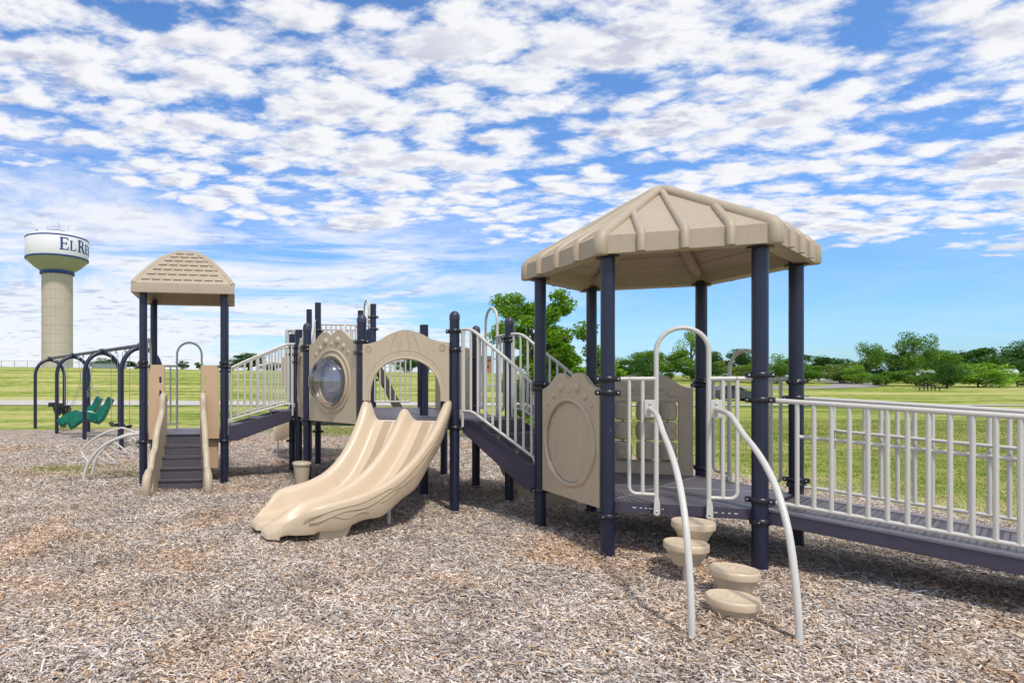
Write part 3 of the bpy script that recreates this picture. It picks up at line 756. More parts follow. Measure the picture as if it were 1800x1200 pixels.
# shingled square roof
def sqroof():
    c=((A[0]+D[0])/2,(A[1]+D[1])/2); ang=math.atan2(Bq[1]-A[1],Bq[0]-A[0]); ca,sa=math.cos(ang),math.sin(ang); hs=0.812
    z0,z1,z2=3.135,3.292,3.955
    def T(x,y,z): return (c[0]+x*ca-y*sa,c[1]+x*sa+y*ca,z)
    def prof(t): return z1+(z2-z1)*(math.sin(PI/2*t)**0.94)
    m=MB(); n=40
    # top surface on four faces
    for k in range(4):
        ck,sk=round(math.cos(k*PI/2)),round(math.sin(k*PI/2)); vs=[];fs=[];m1=22
        for i in range(m1+1):
            t=i/m1; hh=hs*(1-t)
            for j in range(13):
                x=-hh+2*hh*j/12; y=-hh; X=x*ck-y*sk; Yy=x*sk+y*ck; vs.append(T(X,Yy,prof(t)))
        for i in range(m1):
            for j in range(12): fs.append((i*13+j,i*13+j+1,(i+1)*13+j+1,(i+1)*13+j))
        m.add(vs,fs)
    def sq(h,z): return [T(-h,-h,z),T(h,-h,z),T(h,h,z),T(-h,h,z)]
    rings=[sq(hs,z1),sq(hs+0.004,z1-0.02),sq(hs+0.008,z0),sq(hs-0.14,z0+0.004),sq(hs-0.17,z0+0.10),sq(hs-0.40,z0+0.34),sq(0.1,z0+0.60)]
    vs=[v for r in rings for v in r]; fs=[]
    for k in range(len(rings)-1):
        for i in range(4): fs.append((k*4+i,k*4+(i+1)%4,(k+1)*4+(i+1)%4,(k+1)*4+i))
    fs.append(tuple(range(len(vs)-4,len(vs)))); m.add(vs,fs)
    body=m.build('shingled_roof',M['roof'],PS,recalc=True,sharp=30)
    body['label']='small square domed roof moulded with a shingle pattern'
    s=MB(); rows=[0.035,0.125,0.215,0.31,0.41,0.52,0.645,0.79]
    for k in range(4):
        ck,sk=round(math.cos(k*PI/2)),round(math.sin(k*PI/2))
        def S(x,t,off):
            y=-hs*(1-t)-off*0.6; X=x*ck-y*sk; Yy=x*sk+y*ck; return T(X,Yy,prof(t)+off*0.8)
        for ri in range(7):
            ta,tb=rows[ri],rows[ri+1]-0.012; wd=0.166; o=(ri%2)*wd*0.5
            lim=lambda t: hs*(1-t)-0.10
            for q in range(-7,8):
                xa=q*wd+o; xb=xa+wd-0.032
                xa_a=max(xa,-lim(ta)); xb_a=min(xb,lim(ta)); xa_b=max(xa,-lim(tb)); xb_b=min(xb,lim(tb))
                if xb_a-xa_a<0.03: continue
                if xb_b-xa_b<0.0:
                    mid=min(max((xa+xb)/2,-lim(tb)),lim(tb)); xa_b=xb_b=mid; 
                    if lim(tb)<0: continue
                    xb_b+=0.002
                lo=[S(xa_a,ta,-0.01),S(xb_a,ta,-0.01),S(xb_b,tb,-0.01),S(xa_b,tb,-0.01)]
                hi=[S(xa_a,ta,0.022),S(xb_a,ta,0.022),S(xb_b,tb,0.007),S(xa_b,tb,0.007)]
                s.prism(lo,hi)
    s.build('shingle_relief',M['roof'],body,sharp=20)
    e=MB()
    for k in range(4):
        ck,sk=round(math.cos(k*PI/2)),round(math.sin(k*PI/2)); pts=[]
        for i in range(20):
            t=i/19*0.985; h=hs*(1-t)-0.03; x,y=-h,-h; pts.append(T(x*ck-y*sk,x*sk+y*ck,prof(t)-0.018))
        e.tube(pts,[0.05]*18+[0.045,0.03],12)
    e.build('hip_edges',M['roof'],body)
sqroof()

# tower front: tan sheets, steps, side rails
fAB=Fr(A,Bq)
def slotplate(u0,u1,z0,z1,slots,v0,v1,lab=None):
    m=MB(); holes=[]
    for cu,cz in slots:
        holes.append(arc(cu,cz+0.035,0.018,0,180,6)+arc(cu,cz-0.035,0.018,180,360,6))
    r=0.03
    outl=[(u0,z0),(u1,z0)]+arc(u1-r,z1-r,r,0,90,4)+arc(u0+r,z1-r,r,90,180,4)
    m.plate(fAB,outl,v0,v1,holes); o=m.build('side_sheet',M['tan'],PS,bevel=0.003); 
    if lab:o['label']=lab
slotplate(0.085,0.335,0.76,1.975,[(0.27,1.73),(0.27,1.51)],-0.01,0.012)
slotplate(0.925,1.215,0.76,1.975,[(0.99,1.73),(0.99,1.51)],-0.01,0.012)
slotplate(1.02,1.20,0.26,0.86,[],-0.10,-0.08)
def steep_steps():
    mt=perf_mat('punched_step',fAB.ang)
    m=MB(); u0,u1=0.345,0.93; n=5; rise=DT/n; run=0.135
    for k in range(n):
        zt=DT-rise*k; v=0.0+run*k; w=0.012*k
        m.box(fAB.p((u0+u1)/2,v+0.004+0.02,zt-rise/2-0.012),(u1-u0+2*w,0.012,rise-0.02),fAB.ang)
        m.box(fAB.p((u0+u1)/2,v+run/2+0.03,zt-rise-0.006),(u1-u0+2*w,run+0.02,0.02),fAB.ang)
    o=m.build('steps',mt,PS,bevel=0.004); o['label']='short steep flight of dark punched steps'
    nz=MB()
    for k in range(n):
        zt=DT-rise*k; v=run*k
        nz.box(fAB.p((u0+u1)/2,v+0.034,zt-0.006),(u1-u0+0.02*k,0.03,0.020),fAB.ang)
    nz.build('nosings',M['fascia'],o,bevel=0.004)
    for u,sg in ((0.335,-1),(0.945,1)):
        fs=Fr(fAB.p(u,0,0)[:2],fAB.p(u+sg*0.13-0.0,1.0,0)[:2])
        top=[(-0.02,1.38),(0.02,1.46),(0.09,1.47),(0.14,1.38),(0.17,1.22),(0.27,1.10),(0.42,0.98),(0.52,0.84),(0.60,0.66),(0.72,0.60),(0.80,0.48),(0.86,0.38),(0.97,0.36),(1.07,0.28),(1.11,0.15),(1.08,0.03)]
        bot=[(0.98,-0.02),(0.86,0.02),(0.74,0.0),(0.55,0.02),(0.35,0.18),(0.18,0.45),(0.04,0.70),(-0.03,1.0)]
        outl=smoothpts(top,3)+smoothpts(bot,3)
        q=MB(); q.plate(fs,outl,-0.04,0.04)
        edge=smoothpts(top,3); q.tube([fs.p(a_,0,b_) for a_,b_ in edge],0.05,12)
        q.tube([fs.p(0.98+0.10*math.cos(t*PI/8),0,0.18+0.14*math.sin(t*PI/8)) for t in range(16)],0.062,12,closed=True)
        for k in range(3): q.tube([fs.p(0.25+0.2*k+0.06*math.cos(t*PI/6),0,0.75-0.22*k+0.09*math.sin(t*PI/6)) for t in range(12)],0.036,8,closed=True)
        q.build('step_handrail',M['beige'],PS,bevel=0.01,sharp=30)
steep_steps()

# curved loop climber at the left of the small tower
def loop_climber():
    m=MB(); f=Fr(Cq,A)   # outward normal points left
    n=f.n
    e1=Vector(f.p(0.98,0.0,0.80)); e2=Vector(f.p(0.45,0.0,0.80))
    g1=Vector((-4.20,10.22,-0.03)); g2=Vector((-4.28,10.78,-0.03))
    def curve(g,e,k=0):
        pts=[]
        for i in range(17):
            t=i/16; th=PI/2*t
            p=g.lerp(e,1-math.cos(th)); z=-0.03+0.86*math.sin(th)**0.9 if t>0 else -0.03
            pts.append((p.x,p.y,z))
        return pts
    c1,c2=curve(g1,e1),curve(g2,e2)
    m.tube(c1,0.026,12); m.tube(c2,0.026,12)
    for i0 in (6,9,12):
        a=Vector(c1[i0]);b=Vector(c2[i0]); a2=Vector(c1[i0+1])
        mid=(a+b)/2; dn=Vector((0.28,0.0,-0.20))
        m.tube(smoothpts([tuple(a),tuple(a*0.85+b*0.15+dn*0.8),tuple(mid+dn),tuple(a*0.15+b*0.85+dn*0.8),tuple(b)],4),0.016,8)
    # outer hand loop
    o1=[Vector(p)+Vector((-0.22,0.12,0.10)) for p in c1[5:15]]
    m.tube(smoothpts([c1[4]]+[tuple(p) for p in o1]+[c1[15]],3),0.017,8)
    o=m.build('loop_climber',M['white'],PS); o['label']='curved pale grey tubular climber with looped rungs'
loop_climber()

# straight stair flights joining the decks
def flight(lo_n,hi_n,lo_f,hi_f,z0,z1,n,lab,nb=10,vin=0.09):
    """near side lo_n->hi_n, far side lo_f->hi_f"""
    fn=Fr(lo_n,hi_n); ff=Fr(lo_f,hi_f); L=fn.L; vn=(1 if True else 0)
    # inward direction for the near frame
    cen=(Vector(lo_f)+Vector(hi_f))/2-(Vector(lo_n)+Vector(hi_n))/2
    sn=1 if cen.dot(fn.n)>0 else -1; sf=-sn
    ua,ub=0.07,L-0.07; SP=[]
    for fr,s in ((fn,sn),(ff,sf)):
        m=MB()
        outl=[(ua,z0-0.13),(ua+0.17,z0-0.13),(ub,z1-0.16),(ub,z1+0.0),(ub-0.16,z1+0.0),(ua,z0+0.10)]
        m.plate(fr,outl,s*vin-0.015,s*vin+0.015); SP.append(m)
    rise=(z1-z0)/n; run=(ub-ua)/n; mt=perf_mat('punched_tread',fn.ang+PI/2); t=MB()
    for k in range(n):
        zt=z0+rise*(k+1)-0.004; u=ua+run*k
        def qd(u0,u1,za,zb):
            a0=fn.p(u0,sn*(vin+0.016),0);a1_=fn.p(u1,sn*(vin+0.016),0);b0=ff.p(u0,sf*(vin+0.016),0);b1_=ff.p(u1,sf*(vin+0.016),0)
            t.prism([(a0[0],a0[1],za),(a1_[0],a1_[1],za),(b1_[0],b1_[1],za),(b0[0],b0[1],za)],[(a0[0],a0[1],zb),(a1_[0],a1_[1],zb),(b1_[0],b1_[1],zb),(b0[0],b0[1],zb)])
        qd(u-0.01,u+run,zt-0.025,zt); qd(u,u+0.012,zt-rise,zt-0.025)
    o=t.build('stair_flight',mt,PS); o['label']=lab
    for q_ in SP: q_.build('stringer',M['fascia'],o,bevel=0.006)
    for fr,s in ((fn,sn),(ff,sf)):
        r=MB(); v=s*0.03
        zlo,zhi=z0+1.06,z1+1.135; blo,bhi=z0+0.20,z1+0.115; uf=L-0.24
        top=[(0.05,zlo),(uf,zhi-0.0),(uf+0.06,zhi+0.03),(L-0.05,zhi+0.03)]
        r.tube(smoothpts([fr.p(u,v,z) for u,z in [(0.05,zlo),(0.30*L,zlo+(zhi-zlo)*0.30*L/uf),(0.6*L,zlo+(zhi-zlo)*0.6*L/uf),(uf,zhi),(L-0.05,zhi+0.02)]],5),0.0205,10)
        fz=lambda u,a,b: a+(b-a)*min(1,u/uf)
        r.tube([fr.p(0.06,v,blo-0.22),fr.p(0.06,v,blo-0.04),fr.p(0.10,v,fz(0.10,blo,bhi)),fr.p(uf-0.03,v,fz(uf-0.03,blo,bhi)),fr.p(uf+0.03,v,bhi),fr.p(L-0.075,v,bhi),fr.p(L-0.075,v,bhi-0.05)],0.0175,10)
        r.tube([fr.p(L-0.10,v,bhi-0.2),fr.p(L-0.10,v,zhi)],0.018,8)
        for k in range(nb):
            u=0.12+(L-0.24)*k/(nb-1); r.tube([fr.p(u,v,fz(u,blo,bhi)),fr.p(u,v,fz(u,zlo,zhi))],RB,8)
        r.build('stair_handrail',M['white'],o)
    return o
flight(Bq,b1,D,a1,DT,DM,3,'dark flight with pale handrails rising right from the small tower',nb=10)
flight(P[6],S2,P[5],Q1,DH,DM,4,'dark flight with pale handrails between the slide deck and the hexagonal deck',nb=10)

# wheelchair ramp
def rampf():
    d=Vector((math.cos(R_(-49.5)),math.sin(R_(-49.5)))); Lr=3.7
    p2,p3=Vector(P[2]),Vector(P[3]); c2=p2+(p3-p2)*0.055; c3=p3+(p2-p3)*0.055
    n2=c2+d*Lr; n3=c3+d*Lr; sl=0.066
    z=lambda s: DH-0.004-sl*s
    m=MB(); st=0.03
    def P4(a,s,dz): q=a+d*s; return (q.x,q.y,z(s)+dz)
    m.prism([P4(c2,st,-0.02),P4(c2,Lr,-0.02),P4(c3,Lr,-0.02),P4(c3,st,-0.02)],[P4(c2,st,0),P4(c2,Lr,0),P4(c3,Lr,0),P4(c3,st,0)])
    o=m.build('ramp',deck_mat('ramp_surface',R_(-49.5),True),PS); o['label']='long gently sloping dark vinyl ramp running off to the right'
    k=MB(); w=(p3-p2).normalized()
    for a,s in ((c2,-1),(c3,1)):
        for (va,vb,za,zb,nm) in ((-0.005,0.03,-0.115,-0.004,0),):
            pa=a+w*s*va; pb=a+w*s*vb
            def Q(b,ss,dz): q=b+d*ss; return (q.x,q.y,z(ss)+dz)
            k.prism([Q(pa,st,za),Q(pa,Lr,za),Q(pb,Lr,za),Q(pb,st,za)],[Q(pa,st,zb),Q(pa,Lr,zb),Q(pb,Lr,zb),Q(pb,st,zb)])
    k.build('ramp_sides',M['fascia'],o,bevel=0.005)
    kk=MB()
    for a,s in ((c2,-1),(c3,1)):
        pa=a-w*s*0.10; pb=a+w*s*0.031
        def Q(b,ss,dz): q=b+d*ss; return (q.x,q.y,z(ss)+dz)
        kk.prism([Q(pa,st,0.0),Q(pa,Lr,0.0),Q(pb,Lr,-0.003),Q(pb,st,-0.003)],[Q(pa,st,0.012),Q(pa,Lr,0.012),Q(pb,Lr,0.012),Q(pb,st,0.012)])
    kk.build('kerb_strips',simple('kerb_vinyl',(0.22,0.20,0.215),0.5,0.1,5,0.2,120,stain=((0.1,0.09,0.1),7,0.55,0.6)),o)
    for base,inn,nm,start in ((p2,1,'near',0.26),(p3,-1,'far',0.30)):
        r=MB(); off=w*inn*0.02; hb=base+off
        def Q(ss,dz,e=0): q=hb+d*ss+w*inn*e; return (q.x,q.y,z(ss)+dz)
        r.tube([Q(0.07,0.972+0.0),Q(0.20,0.974),Q(1.8,0.985),Q(Lr,0.985)],0.0215,12)
        r.tube([Q(0.07,0.085),Q(0.2,0.092),Q(Lr,0.092)],0.0175,10)
        s=start-0.0; g=[]
        while s<Lr-0.05: g.append(s); s+=0.1135
        for s in g: r.tube([Q(s,0.092),Q(s,0.98)],0.0165,8)
        r.tube([Q(g[0],0.68),Q(g[0]+0.02,0.68,0.03),Q(g[0]+0.06,0.68,0.045),Q(Lr,0.68,0.045)],0.0165,10)
        r.build('ramp_handrail',M['white'],o)
    for b in (p2,p3):
        q=b+d*Lr; post((q.x,q.y),1.5,'dome',[(1.25,0),(0.35,0)])
    q0=n2;q1=n3;q2=n3+d*1.2;q3=n2+d*1.2
    deck([tuple(q0),tuple(q1),tuple(q2),tuple(q3)][::-1],z(Lr)-0.01,R_(-49.5),'deck',lab='dark vinyl landing at the foot of the ramp')
rampf()

# curved white climbing poles beside the stepping pods
def cpole(sx,sy,gx,gy,z0):
    m=MB(); dv=Vector((gx-sx,gy-sy)); Ld=dv.length
    prof=[(0,z0),(0.22,z0-0.035),(0.745/1.86,z0-0.165),(1.06/1.86,z0-0.27),(1.335/1.86,z0-0.40),(1.53/1.86,z0-0.55),(1.68/1.86,z0-0.74),(1.78/1.86,z0-0.98),(0.99,0.2),(1.0,-0.05)]
    pts=smoothpts([(sx+dv.x*t,sy+dv.y*t,z) for t,z in prof],5)
    m.tube(pts,0.0215,14); o=m.build('climbing_pole',M['white'],PS)
    f=Fr(P[1],P[2]); 
    u=(Vector((sx,sy))-f.A).dot(f.d)
    q=MB(); q.plate(f,[(u-0.045,z0-0.075),(u+0.045,z0-0.075),(u+0.045,z0+0.085),(u-0.045,z0+0.085)],0.012,0.024)
    q.build('mount_plate',M['white'],o,bevel=0.004)
    for dz in (0.05,-0.05): b=MB(); b.ball((u,0.028,z0+dz),(0.011,0.008,0.011),8,6,fr=f); b.build('bolt',M['steel'],o)
u1_=fr12.L*0.335-0.055; u2_=fr12.L*0.68+0.055
p_=fr12.p(u1_,0.02,0); cpole(p_[0],p_[1],2.306,3.86,1.425)
p_=fr12.p(u2_,0.02,0); cpole(p_[0],p_[1],2.94,3.79,1.43)

# double slide
def double_slide():
    P0,P1_,P2_,P3_=Vector((0.99,7.93)),Vector((0.78,7.25)),Vector((0.10,6.84)),Vector((-0.60,6.56))
    def B(t): return P0*(1-t)**3+P1_*3*t*(1-t)**2+P2_*3*t*t*(1-t)+P3_*t**3
    def dB(t): 
        d=(P1_-P0)*3*(1-t)**2+(P2_-P1_)*6*t*(1-t)+(P3_-P2_)*3*t*t; return d.normalized()
    ts=[0,0.06,0.12,0.20,0.30,0.40,0.50,0.60,0.70,0.80,0.88,0.94,0.975,1.0]
    rail=[1.46,1.43,1.33,1.18,0.99,0.81,0.66,0.555,0.49,0.45,0.425,0.38,0.31,0.22]
    bed =[1.19,1.17,1.09,0.93,0.72,0.53,0.40,0.305,0.245,0.21,0.19,0.175,0.165,0.155]
    low =[1.20,1.12,1.00,0.84,0.63,0.45,0.32,0.23,0.185,0.155,0.13,0.12,0.115,0.115]
    mrail=[1.24,1.37,1.30,1.15,0.96,0.78,0.63,0.515,0.44,0.395,0.36,0.30,0.23,0.17]
    from_=lambda arr,t: float(np.interp(t,ts,arr))
    def ridge(s):
        out_=abs(s)>0.5; e=(1-abs(s)) if out_ else abs(s)
        c0,c1=(0.06,0.31) if out_ else (0.045,0.26)
        if e<c0: return 1-0.06*(e/c0)**2,out_
        k=min(1,(e-c0)/(c1-c0)); return 0.94*(0.5+0.5*math.cos(PI*k))**1.15,out_
    NT=72; prof_s=[-1+2*k/56 for k in range(57)]
    m=MB(); rows=[]
    W_=lambda t: (0.545+0.02*math.sin(t*PI)+0.02*min(1,max(0,(t-0.7)/0.2)))*(1-0.20*max(0,(t-0.86)/0.14)**2)
    def sm(arr,t): # smoothed
        return (from_(arr,max(0,t-0.03))+from_(arr,t)*2+from_(arr,min(1,t+0.03)))/4
    for i in range(NT+1):
        t=i/NT; c=B(t); d=dB(t); nrm=Vector((-d.y,d.x))*-1   # towards image left is +?  
        nrm=Vector((d.y,-d.x))   # right-hand side when going down = image-left/far side
        zr,zb,zl,zm=sm(rail,t),sm(bed,t),sm(low,t),sm(mrail,t); w=W_(t)
        zl2=zl+0.018*math.sin(t*30)*(1 if 0.1<t<0.9 else 0)
        row=[]
        # left outer wall (s=-1 side) up
        # end bulge: push centre of each channel forward at the exit
        k_=1-max(0,(t-0.86)/0.14)
        def P3(s,z,push=0):
            if abs(s)>1: s=math.copysign(1+(abs(s)-1)*k_,s)
            q=c+nrm*(s*w)+d*push; return (q.x,q.y,z)
        e=max(0,(t-0.90)/0.10)
        row.append(P3(-0.97,zl2)); row.append(P3(-1.03,(zl2*0.8+zr*0.2))); row.append(P3(-1.075,(zl2*0.35+zr*0.65))); row.append(P3(-1.075,zr-0.035))
        row.append(P3(-1.05,zr-0.008))
        for s in prof_s:
            sh,isout=ridge(s); top=zr if isout else zm
            row.append(P3(s,zb+(top-zb)*sh,0.11*e*e*(1-sh)))
        row.append(P3(1.05,zr-0.008)); row.append(P3(1.075,zr-0.035)); row.append(P3(1.075,(zl2*0.35+zr*0.65))); row.append(P3(1.03,(zl2*0.8+zr*0.2))); row.append(P3(0.97,zl2))
        # underside
        for s in (0.75,0.5,0.25,0,-0.25,-0.5,-0.75): row.append(P3(s,min(zl2+0.02,zb-0.03),0.05*e))
        rows.append(row)
    # rolled exit lip
    K=len(rows[0]); c=B(1); d=dB(1)
    base=rows[NT]; cx_,cy_=B(1).x,B(1).y
    for a in range(1,8):
        th=2.2*a/7; rows.append([(x+d.x*0.10*math.sin(th),y+d.y*0.10*math.sin(th),z-max(0,z-0.085)*(1-math.cos(min(th,PI/2)))-(0.02 if th>PI/2 else 0)) for x,y,z in [(cx_+(x-cx_)*(1-0.10*(a/7)**2),cy_+(y-cy_)*(1-0.10*(a/7)**2),z) for x,y,z in base]])
    vs=[v for r in rows for v in r]; fs=[]
    for i in range(len(rows)-1):
        for j in range(K): fs.append((i*K+j,i*K+(j+1)%K,(i+1)*K+(j+1)%K,(i+1)*K+j))
    fs.append(tuple(range(K))); fs.append(tuple(range((len(rows)-1)*K,len(rows)*K)))
    m.add(vs,fs); o=m.build('double_slide',M['slide'],PS,sharp=50); o['label']='wide cream two lane slide curving to the left'
    def surf(t,s):
        c=B(t);d=dB(t);nrm=Vector((d.y,-d.x)); zr,zb,zm=sm(rail,t),sm(bed,t),sm(mrail,t)
        sh,isout=ridge(s); top=zr if isout else zm
        q=c+nrm*(s*W_(t)); return (q.x,q.y,zb+(top-zb)*sh)
    rb=MB()
    for base in (-0.615,0.325):
        for k in range(7):
            s=base+0.030*k
            rb.tube([surf(t/60,s) for t in range(3,40)],0.0065,6)
    rb.build('bed_ribs',M['groove'],o)
    gl=MB()
    # wavy relief lines along the near side wall
    def wall(t,f,s=-1):
        c=B(t);d=dB(t);nrm=Vector((d.y,-d.x)); zr,zl=sm(rail,t),sm(low,t)
        off=np.interp(f,[0,0.2,0.65,0.9],[0.97,1.03,1.075,1.075]); q=c+nrm*(s*off*W_(t)); return (q.x,q.y,zl+(zr-zl)*f)
    for f0,f1,t0,t1,am in ((0.78,0.72,0.55,0.95,0.02),(0.62,0.52,0.5,0.93,0.05),(0.30,0.55,0.66,0.93,0.07),(0.62,0.5,0.25,0.6,0.04),(0.8,0.74,0.1,0.55,0.02)):
        gl.tube([wall(t0+(t1-t0)*k/24,f0+(f1-f0)*k/24+am*math.sin(k*0.5)) for k in range(25)],0.0075,6)
    gl.build('relief_lines',M['groove'],o)
    # foot block under the exit
    fb=MB(); t=0.80; c=B(t); d=dB(t); nrm=Vector((d.y,-d.x))
    def ringf(half,l0,l1,z,zoff=0): return [tuple((c+nrm*(-half)+d*l1))+(z,),tuple((c+nrm*half+d*l1))+(z,),tuple((c+nrm*half+d*l0))+(z,),tuple((c+nrm*(-half)+d*l0))+(z,)]
    rs=[ringf(0.485,-0.13,0.20,-0.03),ringf(0.485,-0.14,0.18,0.04),ringf(0.475,-0.19,0.16,0.10),ringf(0.46,-0.24,0.16,0.18)]
    vs=[v for r in rs for v in r]; fs=[(3,2,1,0),(12,13,14,15)]
    for k in range(3):
        for i in range(4): fs.append((k*4+i,k*4+(i+1)%4,(k+1)*4+(i+1)%4,(k+1)*4+i))
    fb.add(vs,fs); fb.build('slide_foot',M['slide'],o,bevel=0.02)
    lg=MB(); lg.tube([(0.66,6.98,-0.03),(0.66,6.98,0.55)],0.024,12); lg.build('support_leg',M['white'],o)
double_slide()
# slide entry arch panel
def slide_arch(fr,z):
    L=fr.L; u0,u1=0.035,L-0.06; c=(u0+u1)/2; w=(u1-u0)
    top=smoothpts([(u1,z+0.99),(u1-0.10,z+1.00),(u1-0.22,z+1.035),(u1-0.36,z+1.11),(c+0.06,z+1.16),(c-0.06,z+1.16),(u0+0.36,z+1.11),(u0+0.22,z+1.035),(u0+0.10,z+1.00),(u0,z+0.99)],4)
    op=[(u0+0.09,z+0.24)]
    arch=[]
    for k in range(29):
        th=PI-PI*k/28; arch.append((c+0.475*math.cos(th),z+0.28+0.52*math.sin(th)**0.85 if 0<k<28 else z+0.28))
    outl=[(u1,z+0.24)]+top+[(u0,z+0.24),(c-0.475,z+0.24)]+arch+[(c+0.475,z+0.24)]
    m=MB(); m.plate(fr,outl,0.035,0.085)
    ar=[fr.p(u,0.08,zz) for u,zz in [(c-0.475,z+0.24)]+arch+[(c+0.475,z+0.24)]]
    m.tube(ar,0.016,8)
    m.tube([fr.p(c+(0.475+0.065)*math.cos(PI-PI*k/28),0.083,z+0.30+0.60*abs(math.sin(PI*k/28))**0.9) for k in range(2,27)],0.007,6)
    for du in (-0.17,-0.06,0.06,0.17):
        m.tube([fr.p(c+du*1.2,0.085,z+0.86),fr.p(c+du*1.05,0.088,z+0.97),fr.p(c+du*0.6,0.085,z+1.13)],0.006,6)
    # scalloped fringe
    for k in range(5):
        u=c-0.16+0.08*k; m.ball((u,0.06,z+0.80),(0.042,0.02,0.028),12,8,fr=fr)
    for s in (-1,1):
        ring(m,fr,c+s*(w/2-0.085),z+0.93,0.045,0.006,0.086,24)
        m.tube([fr.p(c+s*(w/2-0.085)+0.03*math.cos(t*PI/2),0.087,z+0.93+0.03*math.sin(t*PI/2)) for t in range(4)],0.005,6,closed=True)
    o=m.build('slide_entry_arch',M['beige'],PS,sharp=30,bevel=0.0); o['label']='beige moulded arch over the top of the double slide'
slide_arch(Fr(S1,S2),DM)

# drum shaped talk seat by the slide
dr=MB(); dr.lathe((-0.445,9.0,0.10),[(0.075,-0.1),(0.085,0.03),(0.09,0.05),(0.125,0.33),(0.127,0.36)],24)
dro=dr.build('play_drum',M['beige'],PS); dro['label']='small beige tapered drum clamped to a post'
dl=MB(); dl.lathe((-0.445,9.0,0.45),[(0.127,0.0),(0.142,0.008),(0.145,0.03),(0.13,0.05),(0.06,0.062),(0.01,0.064)],28); dl.build('drum_top',M['beige'],dro)
for z_ in (0.43,0.2): db=MB(); db.box((-0.40,9.12,z_),(0.05,0.12,0.03),R_(20)); db.build('bracket',M['black'],dro)

# back decks: guardrails, panels, slide, climber
def add_guard(A_,B_,z0,z1,n,loopr=False,loopl=False,e0=0.07,e1=0.07,leg=False):
    fr=Fr(A_,B_); L=fr.L
    us=[e0+(L-e0-e1)*k/(n-1) for k in range(n)]
    g=guard(fr,z0,z1,us[1:-1] if (loopl and loopr) else us,e0,L-e1,0,loopl=loopl,loopr=loopr)
    return g.build('guardrail',M['white'],PS)
add_guard((0.80,12.15),(1.66,12.15),DM+0.11,DM+1.02,8,loopr=True)
add_guard(U4,U1,DU+0.10,DU+1.02,11); add_guard(U3,U2,DU+0.10,DU+1.02,10)
add_guard((-0.98,12.5),(-0.33,12.4),DU+0.0,DU+0.92,6,loopl=True)
add_guard((-0.98,12.5),(-0.66,13.3),DU+0.0,DU+0.92,6)
# stair handrails up to the highest deck
for x in (0.0,0.62):
    f_=Fr((-0.44+x,11.2),(-0.33+x,12.3)); r=MB(); L=f_.L
    r.tube([f_.p(0,0,2.20),f_.p(L-0.15,0,2.93),f_.p(L,0,2.96)],0.0205,10); r.tube([f_.p(0,0,1.38),f_.p(L,0,2.02)],0.0175,10)
    for k in range(8): u=L*(k+0.3)/8; r.tube([f_.p(u,0,1.38+0.64*u/L),f_.p(u,0,2.20+0.76*u/L)],RB,8)
    r.build('guardrail',M['white'],PS)
st=MB()
for k in range(3): st.box((-0.05,11.55+0.25*k,DM+0.20*(k+1)),(0.6,0.26,0.03),R_(4))
for x in (-0.38,0.26): st.box((x,11.8,DM+0.36),(0.03,0.9,0.16),R_(-5))
st.build('upper_steps',M['fascia'],PS,bevel=0.004)
for (a_,b_,z_) in ((M2,V1,DM),(V1,R1,DM)):
    fr=Fr(b_,a_) ; m=MB(); L=fr.L; c=L/2
    if a_ is M2:
        outl=[(0.08,z_-0.05),(L-0.08,z_-0.05),(L-0.08,z_+0.95)]+smoothpts([(L-0.2,z_+1.02),(c+0.1,z_+1.12),(c-0.1,z_+1.12),(0.2,z_+1.02)],4)+[(0.08,z_+0.95)]
        m.plate(fr,outl,-0.03,0.03,[[(c-0.28,z_+0.02),(c+0.28,z_+0.02)]+arc(c,z_+0.55,0.28,0,180,14)])
    else:
        outl=[(0.08,z_-0.05),(L-0.08,z_-0.05),(L-0.08,z_+0.95)]+smoothpts([(L-0.25,z_+1.05),(c+0.1,z_+1.10),(c-0.1,z_+1.10),(0.25,z_+1.05)],4)+[(0.08,z_+0.95)]
        m.plate(fr,outl,-0.03,0.03); m.tube([fr.p(0.16,0.03,z_+0.1),fr.p(L-0.16,0.03,z_+0.1),fr.p(L-0.16,0.03,z_+0.85),fr.p(0.16,0.03,z_+0.85)],0.012,8,closed=True)
    m.build('solid_panel',M['beige'],PS,bevel=0.008)
